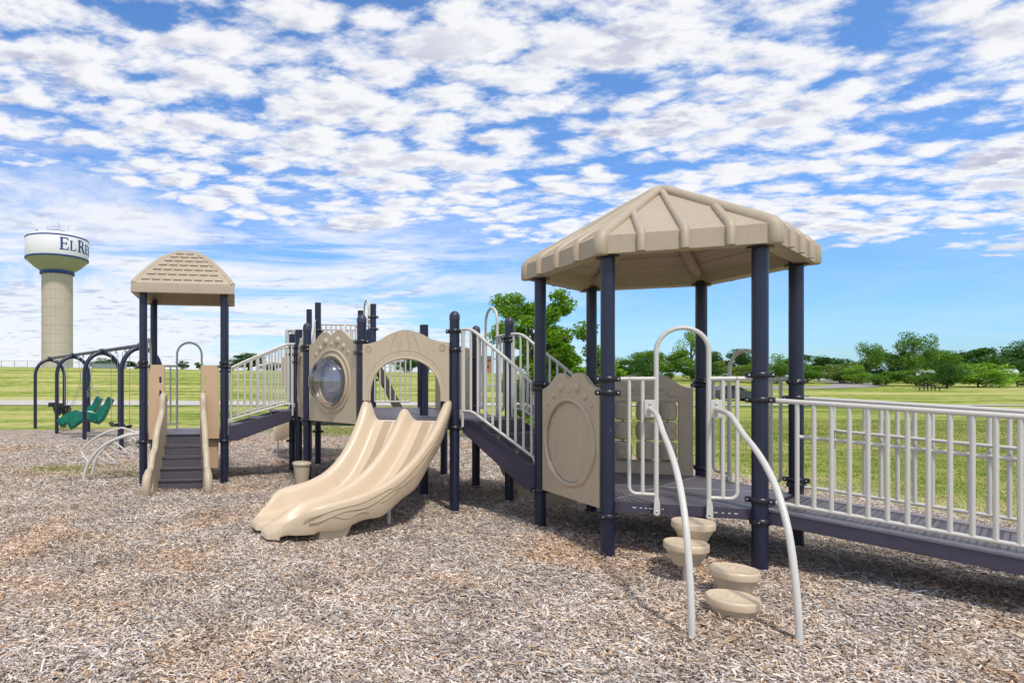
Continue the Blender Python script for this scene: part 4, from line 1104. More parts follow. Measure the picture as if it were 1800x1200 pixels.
# rounded wall at the top of the rear slide
m=MB(); f_=Fr((-1.03,12.55),(-0.62,12.35)); m.plate(f_,smoothpts([(0.42,1.30),(0.22,1.33),(0.10,1.55),(0.0,1.9),(0.02,2.15),(0.12,2.28),(0.42,2.36)],4),-0.04,0.04)
m.build('slide_hood',M['beige'],PS,bevel=0.012)
def simple_slide(P0,P3_,z0,z1,w,lab,side,sag=0.45):
    P0=Vector(P0);P3_=Vector(P3_); m=MB(); rows=[]
    for i in range(31):
        t=i/30; c=P0.lerp(P3_,t)+Vector(side)*math.sin(PI*t); d=((P0.lerp(P3_,min(1,t+0.02))+Vector(side)*math.sin(PI*min(1,t+0.02)))-(P0.lerp(P3_,max(0,t-0.02))+Vector(side)*math.sin(PI*max(0,t-0.02)))).normalized()
        n=Vector((d.y,-d.x)); s=t*t*(3-2*t); zb=z0+(z1-z0)*s; zr=zb+0.27-(0.08*max(0,(t-0.85)/0.15)); zl=zb-0.20+0.03*math.sin(t*14)
        row=[]
        for sx in (-0.95,-1.05,-1.07,-1.04): row.append((sx,[zl,zl+0.12,zr-0.04,zr][[-0.95,-1.05,-1.07,-1.04].index(sx)]))
        for k in range(17):
            sx=-1+2*k/16; row.append((sx,zb+(zr-zb)*abs(sx)**6))
        for sx,zz in ((1.04,zr),(1.07,zr-0.04),(1.05,zl+0.12),(0.95,zl)): row.append((sx,zz))
        rows.append([tuple(c+n*(sx*w))+(zz,) for sx,zz in row])
    K=len(rows[0]); fs=[]
    for i in range(30):
        for j in range(K): fs.append((i*K+j,i*K+(j+1)%K,(i+1)*K+(j+1)%K,(i+1)*K+j))
    fs.append(tuple(range(K))); fs.append(tuple(range(30*K,31*K)))
    m.add([v for r in rows for v in r],fs); o=m.build('rear_slide',M['slide'],PS,sharp=45); o['label']=lab; return o
rs_=simple_slide((0.3,13.7),(-1.35,14.3),DU-0.05,0.52,0.36,'cream slide descending left behind the structure',(0,0.25))
lg=MB(); lg.tube([(-1.27,14.25,-0.03),(-1.27,14.25,0.4)],0.022,10); lg.build('support_leg',M['white'],rs_)
# wavy wall climber under the right stairs
def wclimb():
    d=Vector((0.80,-0.60)); s=Vector((2.22,9.25)); fr=Fr(tuple(s),tuple(s+d))
    top=[(0,1.17),(0.12,1.15),(0.34,0.93),(0.46,0.88),(0.62,0.66),(0.76,0.60),(0.92,0.36),(1.04,0.31),(1.16,0.12),(1.17,-0.03)]
    bot=[(0.86,-0.03),(0.80,0.12),(0.62,0.16),(0.56,0.26),(0.42,0.30),(0.34,0.46),(0.18,0.62),(0.08,0.82),(0.0,0.90)]
    m=MB(); m.plate(fr,smoothpts(top,3)+smoothpts(bot,3),-0.62,-0.0)
    o=m.build('wavy_climber',M['beige'],PS,bevel=0.02,sharp=30); o['label']='beige wavy climbing wall seen below the stairs'
    for (u,v,z) in ((0.25,-0.15,1.02),(0.25,-0.4,0.98),(0.55,-0.25,0.74),(0.85,-0.12,0.45),(0.85,-0.45,0.45)): k=MB(); k.box(fr.p(u,v,z),(0.10,0.14,0.06),fr.ang); k.build('hand_hold',M['beige'],o,bevel=0.02)
    b=MB(); b.box((2.87,8.62,0.20),(0.42,0.06,0.46),R_(-8)); b.build('climber_foot',M['beige'],o,bevel=0.008); b=MB(); b.box((3.12,8.2,0.11),(0.40,0.06,0.30),R_(-8)); b.build('climber_foot',M['beige'],o,bevel=0.008)
wclimb()
# sloping brown ladder plank at the rear
m=MB(); 
for y in (13.0,13.5):
    m.prism([(0.92,y,2.05),(0.98,y,2.25),(0.98,y+0.05,2.25),(0.92,y+0.05,2.05)],[(1.95,y,-0.02),(2.13,y,-0.02),(2.13,y+0.05,-0.02),(1.95,y+0.05,-0.02)])
for k in range(7): t=(k+0.7)/8; m.box((0.95+1.08*t,13.27,2.12-2.12*t),(0.10,0.46,0.03))
m.build('rear_ladder',M['dark_wood'],PS)

# ------------------------------------------------------------------ stepping pods
def pod(x,y,zt,r,label,stem):
    e=empty('stepping_pod',(x,y,0),label,'stepping pod','stepping pods in front of the entry arch')
    h=0.165 if stem else 0.19
    m=MB(); n=30; vs=[];fs=[]
    prof=[(0.58,zt-h-0.02),(0.62,zt-h),(0.95,zt-0.055),(0.90,zt-0.052)]
    for k,(q,z) in enumerate(prof):
        for j in range(n*2):
            th=PI*j/n; fl=1.0 if (j%10)<7 else 0.945
            rr2=r*q*(fl if 0<k<3 else 1); vs.append((x+rr2*math.cos(th),y+rr2*math.sin(th),z))
    N=n*2
    for k in range(3):
        for j in range(N): fs.append((k*N+j,k*N+(j+1)%N,(k+1)*N+(j+1)%N,(k+1)*N+j))
    fs.append(tuple(range(N))[::-1]); fs.append(tuple(range(3*N,4*N))); m.add(vs,fs)
    m.build('pod_body',M['beige'],e,sharp=30)
    t=MB(); t.lathe((x,y,zt),[(r*0.9,-0.062),(r*0.985,-0.060),(r,-0.05),(r,-0.018),(r*0.985,-0.006),(r*0.95,-0.001),(r*0.93,-0.003),(r*0.5,0.0),(0.022,0.0005),(0.018,-0.006),(0.002,-0.006)],48)
    for k in range(26):
        a=k*2.399; q=0.16+0.70*math.sqrt((k+0.5)/26); t.ball((x+r*q*math.cos(a),y+r*q*math.sin(a),zt-0.001),(0.009,0.009,0.003),6,4)
    t.build('pod_top',M['slide'],e,sharp=40)
    if stem:
        s=MB(); s.tube([(x,y,-0.05),(x,y,zt-h)],0.021,14); s.build('stem',M['white'],e)
pod(3.13,5.22,0.475,0.168,'highest stepping pod on a pale stem, at the back beside the entry arch',True)
pod(2.95,5.02,0.345,0.168,'stepping pod on a pale stem partly behind the left curved pole, leftmost pod',True)
pod(3.11,4.66,0.235,0.168,'low stepping pod without a visible stem, second nearest of the four',False)
pod(2.84,4.27,0.155,0.168,'lowest and nearest stepping pod, its base resting in the wood chips',False)

# ------------------------------------------------------------------ swings
SD=Vector((-0.614,0.789)); SN=Vector((0.789,0.614)); S0=Vector((-5.30,15.2))
def swing_frame():
    e=empty('swing_frame',(-8,19,0),'navy swing frame with four arched supports and one top beam, left of the small tower','swing frame')
    for i in range(4):
        b=S0+SD*3.2*i; wd=1.03; m=MB(); r=0.58; zt=2.60
        pts=[(b.x,b.y,-0.05)]
        for k in range(17):
            th=PI-PI*k/16; u=wd/2+wd/2*math.cos(th); z=zt-0.62+0.62*math.sin(th); q=b+SN*u; pts.append((q.x,q.y,z))
        q=b+SN*wd; pts.append((q.x,q.y,-0.05))
        m.tube(pts,0.062,14); m.build('arched_support',M['black' if False else 'navy'],e)
    c0=S0+SN*0.515-SD*0.1; c1=S0+SD*9.7+SN*0.515; m=MB(); m.tube([(c0.x,c0.y,2.66),(c1.x,c1.y,2.66)],0.050,14)
    for i in range(4):
        c=S0+SD*3.2*i+SN*0.515; m.box((c.x,c.y,2.64),(0.22,0.14,0.16),math.atan2(SD.y,SD.x))
    m.build('top_beam',M['navy'],e)
    h=MB()
    for i in range(3):
        for t in (0.22,0.38,0.62,0.78):
            c=S0+SD*3.2*(i+t)+SN*0.515; h.box((c.x,c.y,2.58),(0.05,0.05,0.10))
    h.build('hangers',M['steel'],e)
swing_frame()
def beam(i,t): c=S0+SD*3.2*(i+t)+SN*0.515; return Vector((c.x,c.y,2.55))
def belt(i,t,label):
    a,b=beam(i,t-0.09),beam(i,t+0.09); mid=(a+b)/2; e=empty('belt_swing',(mid.x,mid.y,0.45),label,'swing','belt swings hanging from the frame')
    c=MB()
    for p,s in ((a,-1),(b,1)): 
        q=mid+Vector((SD.x,SD.y,0))*s*0.27; c.tube([tuple(p),(q.x,q.y,0.62)],0.008,6); c.tube([(q.x,q.y,0.62),(q.x+0.02,q.y+0.02,0.55)],0.014,6)
    c.build('chains',M['chain'],e)
    s=MB(); vs=[];fs=[]
    for k in range(11):
        u=-0.30+0.6*k/10; z=0.47+0.10*(abs(u)/0.3)**2
        for w_,dz in ((-0.075,0),(0.075,0),(0.075,-0.016),(-0.075,-0.016)):
            q=Vector((mid.x,mid.y))+SD*u+SN*w_; vs.append((q.x,q.y,z+dz))
    for k in range(10):
        for j in range(4): fs.append((k*4+j,k*4+(j+1)%4,(k+1)*4+(j+1)%4,(k+1)*4+j))
    fs.append((0,1,2,3)); fs.append((40,41,42,43)); s.add(vs,fs); s.build('belt_seat',M['rubber'],e)
belt(0,0.36,'black belt swing nearer to the small tower, closest to the camera'); belt(0,0.66,'black belt swing between the other belt swing and the green seats')
def green(i,t,label):
    o=beam(i,t); mid=Vector((o.x,o.y)); e=empty('moulded_swing_seat',(mid.x,mid.y,0.6),label,'swing seat','green moulded swing seats')
    # profile along a (foot to head); seat faces image-left
    ax=Vector((0.97,0.24)); wd=Vector((-ax.y,ax.x))
    spine=smoothpts([(-0.62,0.34),(-0.50,0.40),(-0.28,0.56),(-0.08,0.62),(0.10,0.55),(0.22,0.52),(0.34,0.62),(0.46,0.88),(0.58,1.14),(0.62,1.22)],4)
    m=MB(); vs=[];fs=[];K=14
    for i_,(u,z) in enumerate(spine):
        a=Vector(spine[max(0,i_-1)]);b=Vector(spine[min(len(spine)-1,i_+1)]); d=(b-a).normalized(); nn=Vector((-d.y,d.x))
        f=i_/(len(spine)-1); hw=(0.20+0.04*math.sin(f*PI))*(1 if 0.06<f<0.95 else 0.75); th=0.035; lip=(0.20 if f<0.8 else 0.12)
        for k in range(K):
            if k<7: s=-1+2*k/6; off=lip*abs(s)**3
            else: s=1-2*(k-7)/6; off=(lip*abs(s)**3)*0.4-0.10
            pu=u+nn.x*off; pz=z+nn.y*off; q=mid+ax*pu+wd*(hw*s); vs.append((q.x,q.y,pz))
    n=len(spine)
    for i_ in range(n-1):
        for k in range(K): fs.append((i_*K+k,i_*K+(k+1)%K,(i_+1)*K+(k+1)%K,(i_+1)*K+k))
    fs.append(tuple(range(K))); fs.append(tuple(range((n-1)*K,n*K))); m.add(vs,fs); m.build('seat_shell',M['green'],e,sharp=50)
    c=MB()
    for s in (-1,1):
        top=Vector((o.x,o.y))+SD*(0.26*s); kn=mid+wd*(0.2*s)
        c.tube([(top.x,top.y,2.55),(kn.x,kn.y,1.62)],0.008,6)
        for u,z in ((-0.42,0.56),(0.48,1.06)):
            q=mid+ax*u+wd*(0.22*s); c.tube([(kn.x,kn.y,1.62),(q.x,q.y,z)],0.007,6)
    c.build('chains',M['chain'],e)
    h=MB(); q=mid+ax*0.16; h.tube([(q.x,q.y,0.5),(q.x+0.05,q.y,0.40),(q.x+0.12,q.y,0.42),(q.x+0.14,q.y,0.52)],0.010,6); h.build('harness_strap',M['rubber'],e)
green(1,0.36,'green moulded reclining swing seat, the nearer and larger of the pair'); green(1,0.72,'green moulded reclining swing seat, the farther one partly hidden behind the other')
def bucket(i,t,label):
    o=beam(i,t); mid=Vector((o.x,o.y)); e=empty('toddler_swing',(mid.x,mid.y,0.6),label,'swing','black bucket swings at the far end of the frame')
    m=MB(); m.lathe((mid.x,mid.y,0.86),[(0.15,-0.05),(0.165,0.0),(0.17,0.05),(0.14,0.05),(0.13,0.0),(0.12,-0.05)],18)
    m.tube([(mid.x-0.16,mid.y,0.84),(mid.x-0.09,mid.y,0.60),(mid.x,mid.y,0.53),(mid.x+0.09,mid.y,0.60),(mid.x+0.16,mid.y,0.84)],0.04,8)
    m.tube([(mid.x,mid.y-0.16,0.84),(mid.x,mid.y-0.05,0.60),(mid.x,mid.y,0.53),(mid.x,mid.y+0.05,0.60),(mid.x,mid.y+0.16,0.84)],0.04,8)
    m.box((mid.x-0.24,mid.y,0.92),(0.16,0.2,0.16)); m.build('bucket_seat',M['rubber'],e,bevel=0.01)
    c=MB()
    for s in (-1,1):
        top=mid+SD*(0.26*s); q=mid+SD*(0.16*s); c.tube([(top.x,top.y,2.55),(q.x,q.y,0.9)],0.008,6)
    c.build('chains',M['chain'],e)
bucket(2,0.28,'black bucket swing nearer the green seats'); bucket(2,0.62,'black bucket swing farthest from the small tower')

# ------------------------------------------------------------------ water tower
def water_tower():
    cx,cy=-76.9,169.0; g=hgt(cx,cy)-0.5; e=empty('water_tower',(cx,cy,g),'tall water tower with beige fluted column and white tank lettered in blue','water tower')
    m=MB(); R0=4.02; zt=32.4; prof=[(R0,0)]; z=3.0
    while z<zt-g-0.5: prof+=[(R0,z-0.06),(R0-0.06,z),(R0,z+0.06)]; z+=2.45
    prof+=[(R0,zt-g)]
    m.lathe((cx,cy,g),prof,48); col=m.build('column',M['conc'],e,sharp=25)
    v=MB()
    for k in range(20):
        th=2*PI*k/20; v.box((cx+(R0+0.01)*math.cos(th),cy+(R0+0.01)*math.sin(th),(g+zt)/2),(0.08,0.10,zt-g),th)
    v.build('column_flutes',M['conc'],col)
    k=MB(); k.lathe((cx,cy,0),[(R0+0.25,32.3),(R0+0.55,32.5),(R0+0.5,33.1),(R0+0.2,33.2)],48); k.build('blue_collar',M['blue'],e)
    b=MB(); b.lathe((cx,cy,0),[(R0+0.1,33.0),(4.6,33.5),(6.2,34.6),(7.7,36.0),(8.1,36.5)],64); b.build('tank_bowl',M['cone'],e)
    t=MB(); t.lathe((cx,cy,0),[(8.1,36.45),(8.18,36.6),(8.18,42.15),(8.1,42.3),(7.0,43.0),(5.0,43.7),(3.0,44.0),(0.5,44.1)],64); tk=t.build('tank',M['tank'],e)
    s=MB(); s.lathe((cx,cy,0),[(8.15,36.35),(8.26,36.4),(8.26,36.75),(8.15,36.8)],64); s.lathe((cx,cy,0),[(8.15,41.85),(8.25,41.9),(8.25,42.2),(8.15,42.25)],64); s.lathe((cx,cy,0),[(2.9,43.95),(3.0,44.0),(3.0,44.35),(0.2,44.4)],32)
    s.build('blue_bands',M['blue'],e)
    a=MB()
    for dx,dy,h,r in ((-2.2,-1,1.9,.05),(0.2,0,3.2,.06),(0.7,0,2.6,.05),(3.6,-1,1.8,.05),(-4.8,-2,0.6,.25)): a.tube([(cx+dx,cy+dy,43.4),(cx+dx,cy+dy,44.2+h)],r,8)
    a.build('antennas',M['galv'],e)
    d=MB(); th0=math.atan2(-cy,-cx); th=th0+0.55; d.box((cx+(R0+0.03)*math.cos(th),cy+(R0+0.03)*math.sin(th),g+2.4),(0.12,1.6,4.0),th); d.build('door',M['galv'],e)
    # lettering EL RENO in serif capitals, wrapped on the tank
    sw,tw=0.20,0.07
    G={'E':[[(0.08,0),(0.08+sw,0),(0.08+sw,1),(0.08,1)],[(0,0),(0.36,0),(0.36,tw),(0,tw)],[(0,1-tw),(0.36,1-tw),(0.36,1),(0,1)],[(0.28,0),(0.78,0),(0.86,0.26),(0.80,0.26),(0.68,tw),(0.28,tw)],[(0.28,1-tw),(0.66,1-tw),(0.74,0.78),(0.80,0.78),(0.77,1),(0.28,1)],[(0.28,0.48),(0.56,0.48),(0.60,0.38),(0.65,0.38),(0.65,0.66),(0.60,0.66),(0.56,0.55),(0.28,0.55)]],
       'L':[[(0.08,0),(0.08+sw,0),(0.08+sw,1),(0.08,1)],[(0,0),(0.36,0),(0.36,tw),(0,tw)],[(0,1-tw),(0.38,1-tw),(0.38,1),(0,1)],[(0.28,0),(0.78,0),(0.86,0.28),(0.80,0.28),(0.68,tw),(0.28,tw)]],
       'R':[[(0.08,0),(0.08+sw,0),(0.08+sw,1),(0.08,1)],[(0,0),(0.38,0),(0.38,tw),(0,tw)],[(0,1-tw),(0.30,1-tw),(0.30,1),(0,1)],[(0.28,0.44),(0.42,0.44),(0.62,0.02),(0.72,-0.02),(0.98,0.0),(0.98,0.05),(0.84,0.10),(0.62,0.50),(0.28,0.51)]],
       'N':[[(0.10,0),(0.17,0),(0.17,1),(0.10,1)],[(0.78,0),(0.85,0),(0.85,1),(0.78,1)],[(0.06,1),(0.27,1),(0.85,0.12),(0.85,-0.02),(0.76,-0.02),(0.10,0.94)],[(0,0),(0.28,0),(0.28,tw),(0,tw)],[(0.67,1-tw),(0.95,1-tw),(0.95,1),(0.67,1)],[(0,1-tw),(0.2,1-tw),(0.2,1),(0,1)]]}
    bowl=[]
    for k in range(10):
        a0=PI/2-PI*k/10; a1=PI/2-PI*(k+1)/10
        bowl.append([(0.40+0.34*math.cos(a0),0.735+0.265*math.sin(a0)),(0.40+0.34*math.cos(a1),0.735+0.265*math.sin(a1)),(0.38+0.17*math.cos(a1),0.735+0.20*math.sin(a1)),(0.38+0.17*math.cos(a0),0.735+0.20*math.sin(a0))])
    bowl+=[[(0.28,1-tw),(0.40,1-tw),(0.40,1),(0.28,1)]]
    G['R']+=bowl
    O=[]
    for k in range(24):
        a0=2*PI*k/24;a1=2*PI*(k+1)/24
        O.append([(0.46+0.46*math.cos(a0),0.5+0.51*math.sin(a0)),(0.46+0.46*math.cos(a1),0.5+0.51*math.sin(a1)),(0.46+0.26*math.cos(a1),0.5+0.45*math.sin(a1)),(0.46+0.26*math.cos(a0),0.5+0.45*math.sin(a0))])
    G['O']=O
    Rl=8.20
    for ch,a0,wdeg,h,z0 in (('E',4,19.5,3.35,38.0),('L',22.5,14.5,2.65,38.05),('R',39,20,3.35,38.0),('E',59,15,2.65,38.05),('N',76,17,2.65,38.05),('O',95,17,2.65,38.05)):
        m=MB()
        for poly in G[ch]:
            # subdivide horizontally for curvature
            def mp(p,r): th=th0+R_(a0+p[0]*wdeg); return (cx+r*math.cos(th),cy+r*math.sin(th),z0+p[1]*h)
            n=len(poly); m.add([mp(p,Rl+0.05) for p in poly]+[mp(p,Rl-0.12) for p in poly],[tuple(range(n))]+[tuple(range(n,2*n))[::-1]]+[(i,(i+1)%n,n+(i+1)%n,n+i) for i in range(n)])
        m.build('letter',M['blue'],tk)
water_tower()

# ------------------------------------------------------------------ trees
def make_crown(seed,nclump,nleaf,leaf,shape='round',spread=1.0):
    rng=np.random.default_rng(seed); cl=[]
    for k in range(nclump):
        for _ in range(40):
            p=rng.uniform(-1,1,3)
            if np.dot(p,p)<1: break
        if shape=='round': c=np.array([p[0]*0.38,p[1]*0.38,0.53+p[2]*0.34]); r=rng.uniform(0.11,0.19)
        elif shape=='tall': c=np.array([p[0]*0.36,p[1]*0.36,0.54+p[2]*0.37]); r=rng.uniform(0.09,0.16)
        elif shape=='bush': c=np.array([p[0]*0.42,p[1]*0.42,0.44+p[2]*0.38]); r=rng.uniform(0.10,0.20)
        elif shape=='flat': c=np.array([p[0]*0.44,p[1]*0.44,0.66+p[2]*0.20-0.18*(p[0]**2+p[1]**2)]); r=rng.uniform(0.08,0.14)
        cl.append((c,r))
    per=nleaf//nclump; V=[]
    for c,r in cl:
        d=rng.normal(size=(per,3)); d/=np.linalg.norm(d,axis=1)[:,None]; rad=r*rng.uniform(0.25,1.12,(per,1))**0.6
        d[:,2]*=0.75; P_=c+d*rad; V.append(P_)
    P_=np.concatenate(V); n=len(P_)
    a=rng.normal(size=(n,3)); a/=np.linalg.norm(a,axis=1)[:,None]; b=np.cross(a,rng.normal(size=(n,3))); b/=np.linalg.norm(b,axis=1)[:,None]
    s=leaf*rng.uniform(0.6,1.3,(n,1)); 
    v=np.stack([P_-a*s,P_+b*s*0.5,P_+a*s,P_-b*s*0.5],1)
    me=bpy.data.meshes.new('crown'); me.vertices.add(n*4); me.vertices.foreach_set('co',v.reshape(-1)); me.loops.add(n*4); me.loops.foreach_set('vertex_index',np.arange(n*4,dtype=np.int32))
    me.polygons.add(n); me.polygons.foreach_set('loop_start',(np.arange(n)*4).astype(np.int32)); me.polygons.foreach_set('loop_total',np.full(n,4,np.int32)); me.update(calc_edges=True)
    me.materials.append(M['leaf'])
    return me,cl
def make_trunk(seed,cl,low,r0=0.035,nb=9):
    rng=random.Random(seed); m=MB(); top=max(c[2] for c,r in cl)
    lean=rng.uniform(-0.03,0.03)
    m.tube([(0,0,-0.03),(lean*0.3,0,low*0.5),(lean,0.01,low),(lean*1.5,0,0.55),(lean,0,top*0.9)],[r0*1.3,r0,r0*0.85,r0*0.5,r0*0.12],8)
    for c,r in rng.sample(cl,min(nb,len(cl))):
        z=min(c[2]-0.05,low+rng.uniform(0,0.25)); m.tube([(lean,0,z),((lean+c[0])/2,c[1]/2,(z+c[2])/2+0.01),tuple(c)],[r0*0.5,r0*0.3,r0*0.1],6)
    o=m.build('trunk',M['trunk'],None,origin=(0,0,0)); me=o.data; bpy.data.objects.remove(o); return me
VAR={}
for key,sh,seed,nc,nl,lf,low in (('r1','round',1,34,7500,0.020,0.22),('r2','round',2,30,7000,0.022,0.16),('t1','tall',3,32,6500,0.018,0.20),('t2','tall',4,20,3800,0.018,0.26),('b1','bush',5,26,5500,0.026,0.06),('b2','bush',6,20,4500,0.028,0.05),('f1','bush',8,26,5500,0.024,0.06)):
    me,cl=make_crown(seed,nc,nl,lf,sh); VAR[key]=(me,make_trunk(seed,cl,low,0.03 if sh!='bush' else 0.015))
DK,MD,LT,OL=(0.055,0.135,0.030),(0.12,0.24,0.035),(0.20,0.36,0.045),(0.17,0.25,0.06)
def tree(name,label,cat,px,top,wpx,Z,var,col,base=None,rot=None,group=None):
    """px centre, top row, width in photo pixels turned into a world position at distance Z"""
    x=(px-583)*Z/1060; z0=hgt(x,Z)-0.1 if base is None else base
    h=1.65+(676-top)*Z/1060-z0; w=wpx*Z/1060*1.38
    e=empty(name,(x,Z,z0),label,cat,group)
    cr,tr=VAR[var]
    for nm,me in (('crown',cr),('trunk',tr)):
        o=bpy.data.objects.new(nm,me); C.objects.link(o); o.parent=e
        if nm=='crown': o.color=(*col,1)
    e.scale=(w,w,h/0.93); e.rotation_euler=(0,0,rot if rot is not None else px*1.7)
    return e
TL='trees along the far edge of the park'
T_=[('shrub','round dark shrub just right of the water tower column, behind the grey fence','shrub',186,628,44,152,'b1',DK),
('shrub','dark shrub low on the hill crest beside the left post of the small tower','shrub',236,632,34,152,'b2',DK),
('shrub','small dark shrub on the crest seen inside the rear arch of the small tower','shrub',322,632,16,152,'b1',DK),
('shrub','tiny dark shrub on the crest behind the right tan sheet','shrub',350,634,14,152,'b2',DK),
('tree','dark round tree on the crest seen through the left stair rails','tree',436,621,56,150,'r2',DK),
('shrub','dark bush on the crest right of the round tree, through the stair rails','shrub',482,636,40,150,'b1',DK),
('shrub','dark clipped shrub at the left end of the stair rails','shrub',408,634,26,150,'b2',DK),
('tree','pale leafy tree on the crest at the left of the slide arch opening','tree',668,620,34,150,'t2',MD),
('tree','dense dark tree on the crest at the right of the slide arch opening','tree',722,622,38,148,'b1',DK),
('tree','mid green tree on the crest behind the navy post right of the slide','tree',768,628,30,150,'r1',MD),
('bush','low green bush line start right of the leafy playground tree','bush',1098,626,50,112,'b1',MD),
('tree','rounded mid green tree left of the front arch','tree',1137,611,56,108,'r1',MD),
('tree','broad mid green tree framed by the front arch','tree',1180,608,64,105,'b2',MD),
('tree','tall wispy tree rising above the others inside the front arch','tree',1216,584,48,112,'t2',LT),
('tree','dark small tree with dead top twigs left of the arch','tree',1118,622,36,100,'b1',DK),
('bush','low olive bush just right of the front arch','bush',1262,628,44,110,'b2',OL),
('tree','dark green tree seen through the small rear arch','tree',1300,614,44,114,'r2',DK),
('bush','light olive bush behind the parked car','bush',1322,634,52,104,'b1',OL),
('tree','mid green rounded tree between the two right pavilion posts','tree',1372,620,46,104,'b1',MD),
('tree','broad dark tree right of the rightmost pavilion post','tree',1437,616,72,128,'b2',DK),
('bush','pale olive spreading bush right of the broad dark tree','bush',1478,634,58,112,'f1',OL),
('bush','mid green bush at the foot of the broad dark tree','bush',1420,636,42,112,'b1',MD),
('tree','slender leaning tree left of the tallest far tree','tree',1526,600,46,112,'t1',MD),
('tree','dark rounded tree between the slender tree and the tallest tree','tree',1561,612,48,120,'r1',DK),
('tree','tallest far tree with bright upright crown','tree',1608,582,58,114,'t1',MD),
('bush','low green bush below the slender leaning tree','bush',1556,648,40,100,'b2',MD),
('bush','dense green bush below the tallest tree','bush',1610,645,62,100,'b1',MD),
('tree','wide dark tree mass right of the tallest tree','tree',1690,604,96,140,'b2',DK),
('tree','small dark tree standing forward on the lawn edge beyond the picnic table','tree',1664,630,44,90,'r1',DK),
('bush','light green spreading bush right of the small dark tree','bush',1722,632,78,96,'f1',LT),
('tree','dark tree mass at the right behind the white trailer','tree',1762,606,92,145,'b1',DK),
('tree','tall dark conifer like tree at the right edge of the picture','tree',1806,594,52,140,'t1',DK),
('bush','bright green bush at the right edge before the white trailer','bush',1790,648,52,98,'b2',LT),
('tree','mid green tree filling the gap left of the wide dark mass','tree',1655,616,50,132,'r2',MD),
('bush','thin yellow green bush beside the park road','bush',1503,640,34,108,'b1',LT),
('bush','dark low bush behind the pavilion post at the centre','bush',1232,632,46,106,'b1',DK),
('bush','mid green bush closing the gap left of the rounded tree','bush',1068,632,44,112,'b2',MD),
('tree','dark tree behind the front arch at its right leg','tree',1252,618,38,118,'r2',DK),
]
for (n,l,c,px,top,w,Z,v,col) in T_: tree(n,l,c,px,top,w,Z,v,col,group=TL)
# the near leafy tree behind the stairs
def near_tree():
    x,y=6.0,17.6; e=empty('leafy_tree',(x,y,0),'bright green young tree with open branching behind the right stairs','tree')
    rng=np.random.default_rng(21); cl=[]
    for (cx,cz,sx,sz,n) in ((-0.35,3.35,0.85,0.75,18),(0.2,2.9,0.8,0.6,12),(1.0,2.35,0.75,0.45,12),(1.75,1.95,0.6,0.35,8),(0.0,2.0,0.9,0.6,14),(-0.3,1.25,0.7,0.5,8),(1.1,1.5,0.6,0.4,6),(0.6,0.9,0.9,0.35,7)):
        for k in range(int(n*1.45)): cl.append((np.array([x+cx+rng.uniform(-sx,sx)*1.08,y+rng.uniform(-1.1,1.1),cz+rng.uniform(-sz,sz)]),rng.uniform(0.20,0.38)))
    V=[]
    for c,r in cl:
        per=430; d=rng.normal(size=(per,3)); d/=np.linalg.norm(d,axis=1)[:,None]; d[:,2]*=0.7; V.append(c+d*r*rng.uniform(0.2,1.15,(per,1))**0.7)
    P_=np.concatenate(V); n=len(P_); a=rng.normal(size=(n,3)); a[:,2]*=0.5; a/=np.linalg.norm(a,axis=1)[:,None]; b=np.cross(a,rng.normal(size=(n,3))); b/=np.linalg.norm(b,axis=1)[:,None]
    s=0.046*rng.uniform(0.6,1.3,(n,1)); v=np.stack([P_-a*s,P_+b*s*0.55,P_+a*s,P_-b*s*0.55],1)-np.array([x,y,0])
    me=bpy.data.meshes.new('crown'); me.vertices.add(n*4); me.vertices.foreach_set('co',v.reshape(-1)); me.loops.add(n*4); me.loops.foreach_set('vertex_index',np.arange(n*4,dtype=np.int32))
    me.polygons.add(n); me.polygons.foreach_set('loop_start',(np.arange(n)*4).astype(np.int32)); me.polygons.foreach_set('loop_total',np.full(n,4,np.int32)); me.update(calc_edges=True); me.materials.append(M['leaf'])
    o=bpy.data.objects.new('crown',me); C.objects.link(o); o.parent=e; o.color=(0.17,0.33,0.025,1)
    m=MB(); m.tube([(x,y,-0.05),(x+0.05,y,0.8),(x-0.05,y,1.7),(x-0.25,y,2.8),(x-0.3,y,3.8)],[0.085,0.07,0.055,0.035,0.01],10)
    for c,r in cl[::3]:
        z=max(0.6,c[2]-rng.uniform(0.4,1.0)); m.tube([(x-0.05*z,y,z),((x+c[0])/2,(y+c[1])/2,(z+c[2])/2+0.1),tuple(c)],[0.03,0.018,0.006],6)
    m.build('trunk',M['trunk'],e)
near_tree()

# ------------------------------------------------------------------ crest fence, buildings, vehicles, table
def crest_fence(px0,px1,label,mat,slats,hh=1.5,Zf=147):
    x0,x1=(px0-583)*Zf/1060,(px1-583)*Zf/1060; e=empty('chain_link_fence',((x0+x1)/2,Zf,hgt((x0+x1)/2,Zf)),label,'fence')
    n=max(2,int((x1-x0)/3)); zz=lambda x: hgt(x,Zf)
    r=MB(); xs=[x0+(x1-x0)*k/(n*2) for k in range(n*2+1)]
    r.tube([(x,Zf,zz(x)+hh) for x in xs],0.05,6); r.tube([(x,Zf,zz(x)+0.1) for x in xs],0.03,6)
    if slats:
        for xa,xb in zip(xs[:-1],xs[1:]): r.add([(xa,Zf+0.05,zz(xa)),(xb,Zf+0.05,zz(xb)),(xb,Zf+0.05,zz(xb)+hh),(xa,Zf+0.05,zz(xa)+hh)],[(0,1,2,3)])
    else:
        k=x0
        while k<x1: r.tube([(k,Zf,zz(k)),(k,Zf,zz(k)+hh)],0.014,3); k+=0.5
    r.build('fence_mesh',mat,e)
    for k in range(n+1):
        x=x0+(x1-x0)*k/n; p=MB(); p.tube([(x,Zf-0.06,zz(x)-0.2),(x,Zf-0.06,zz(x)+hh+0.1)],0.06,6); p.build('fence_post',M['galv'],e)
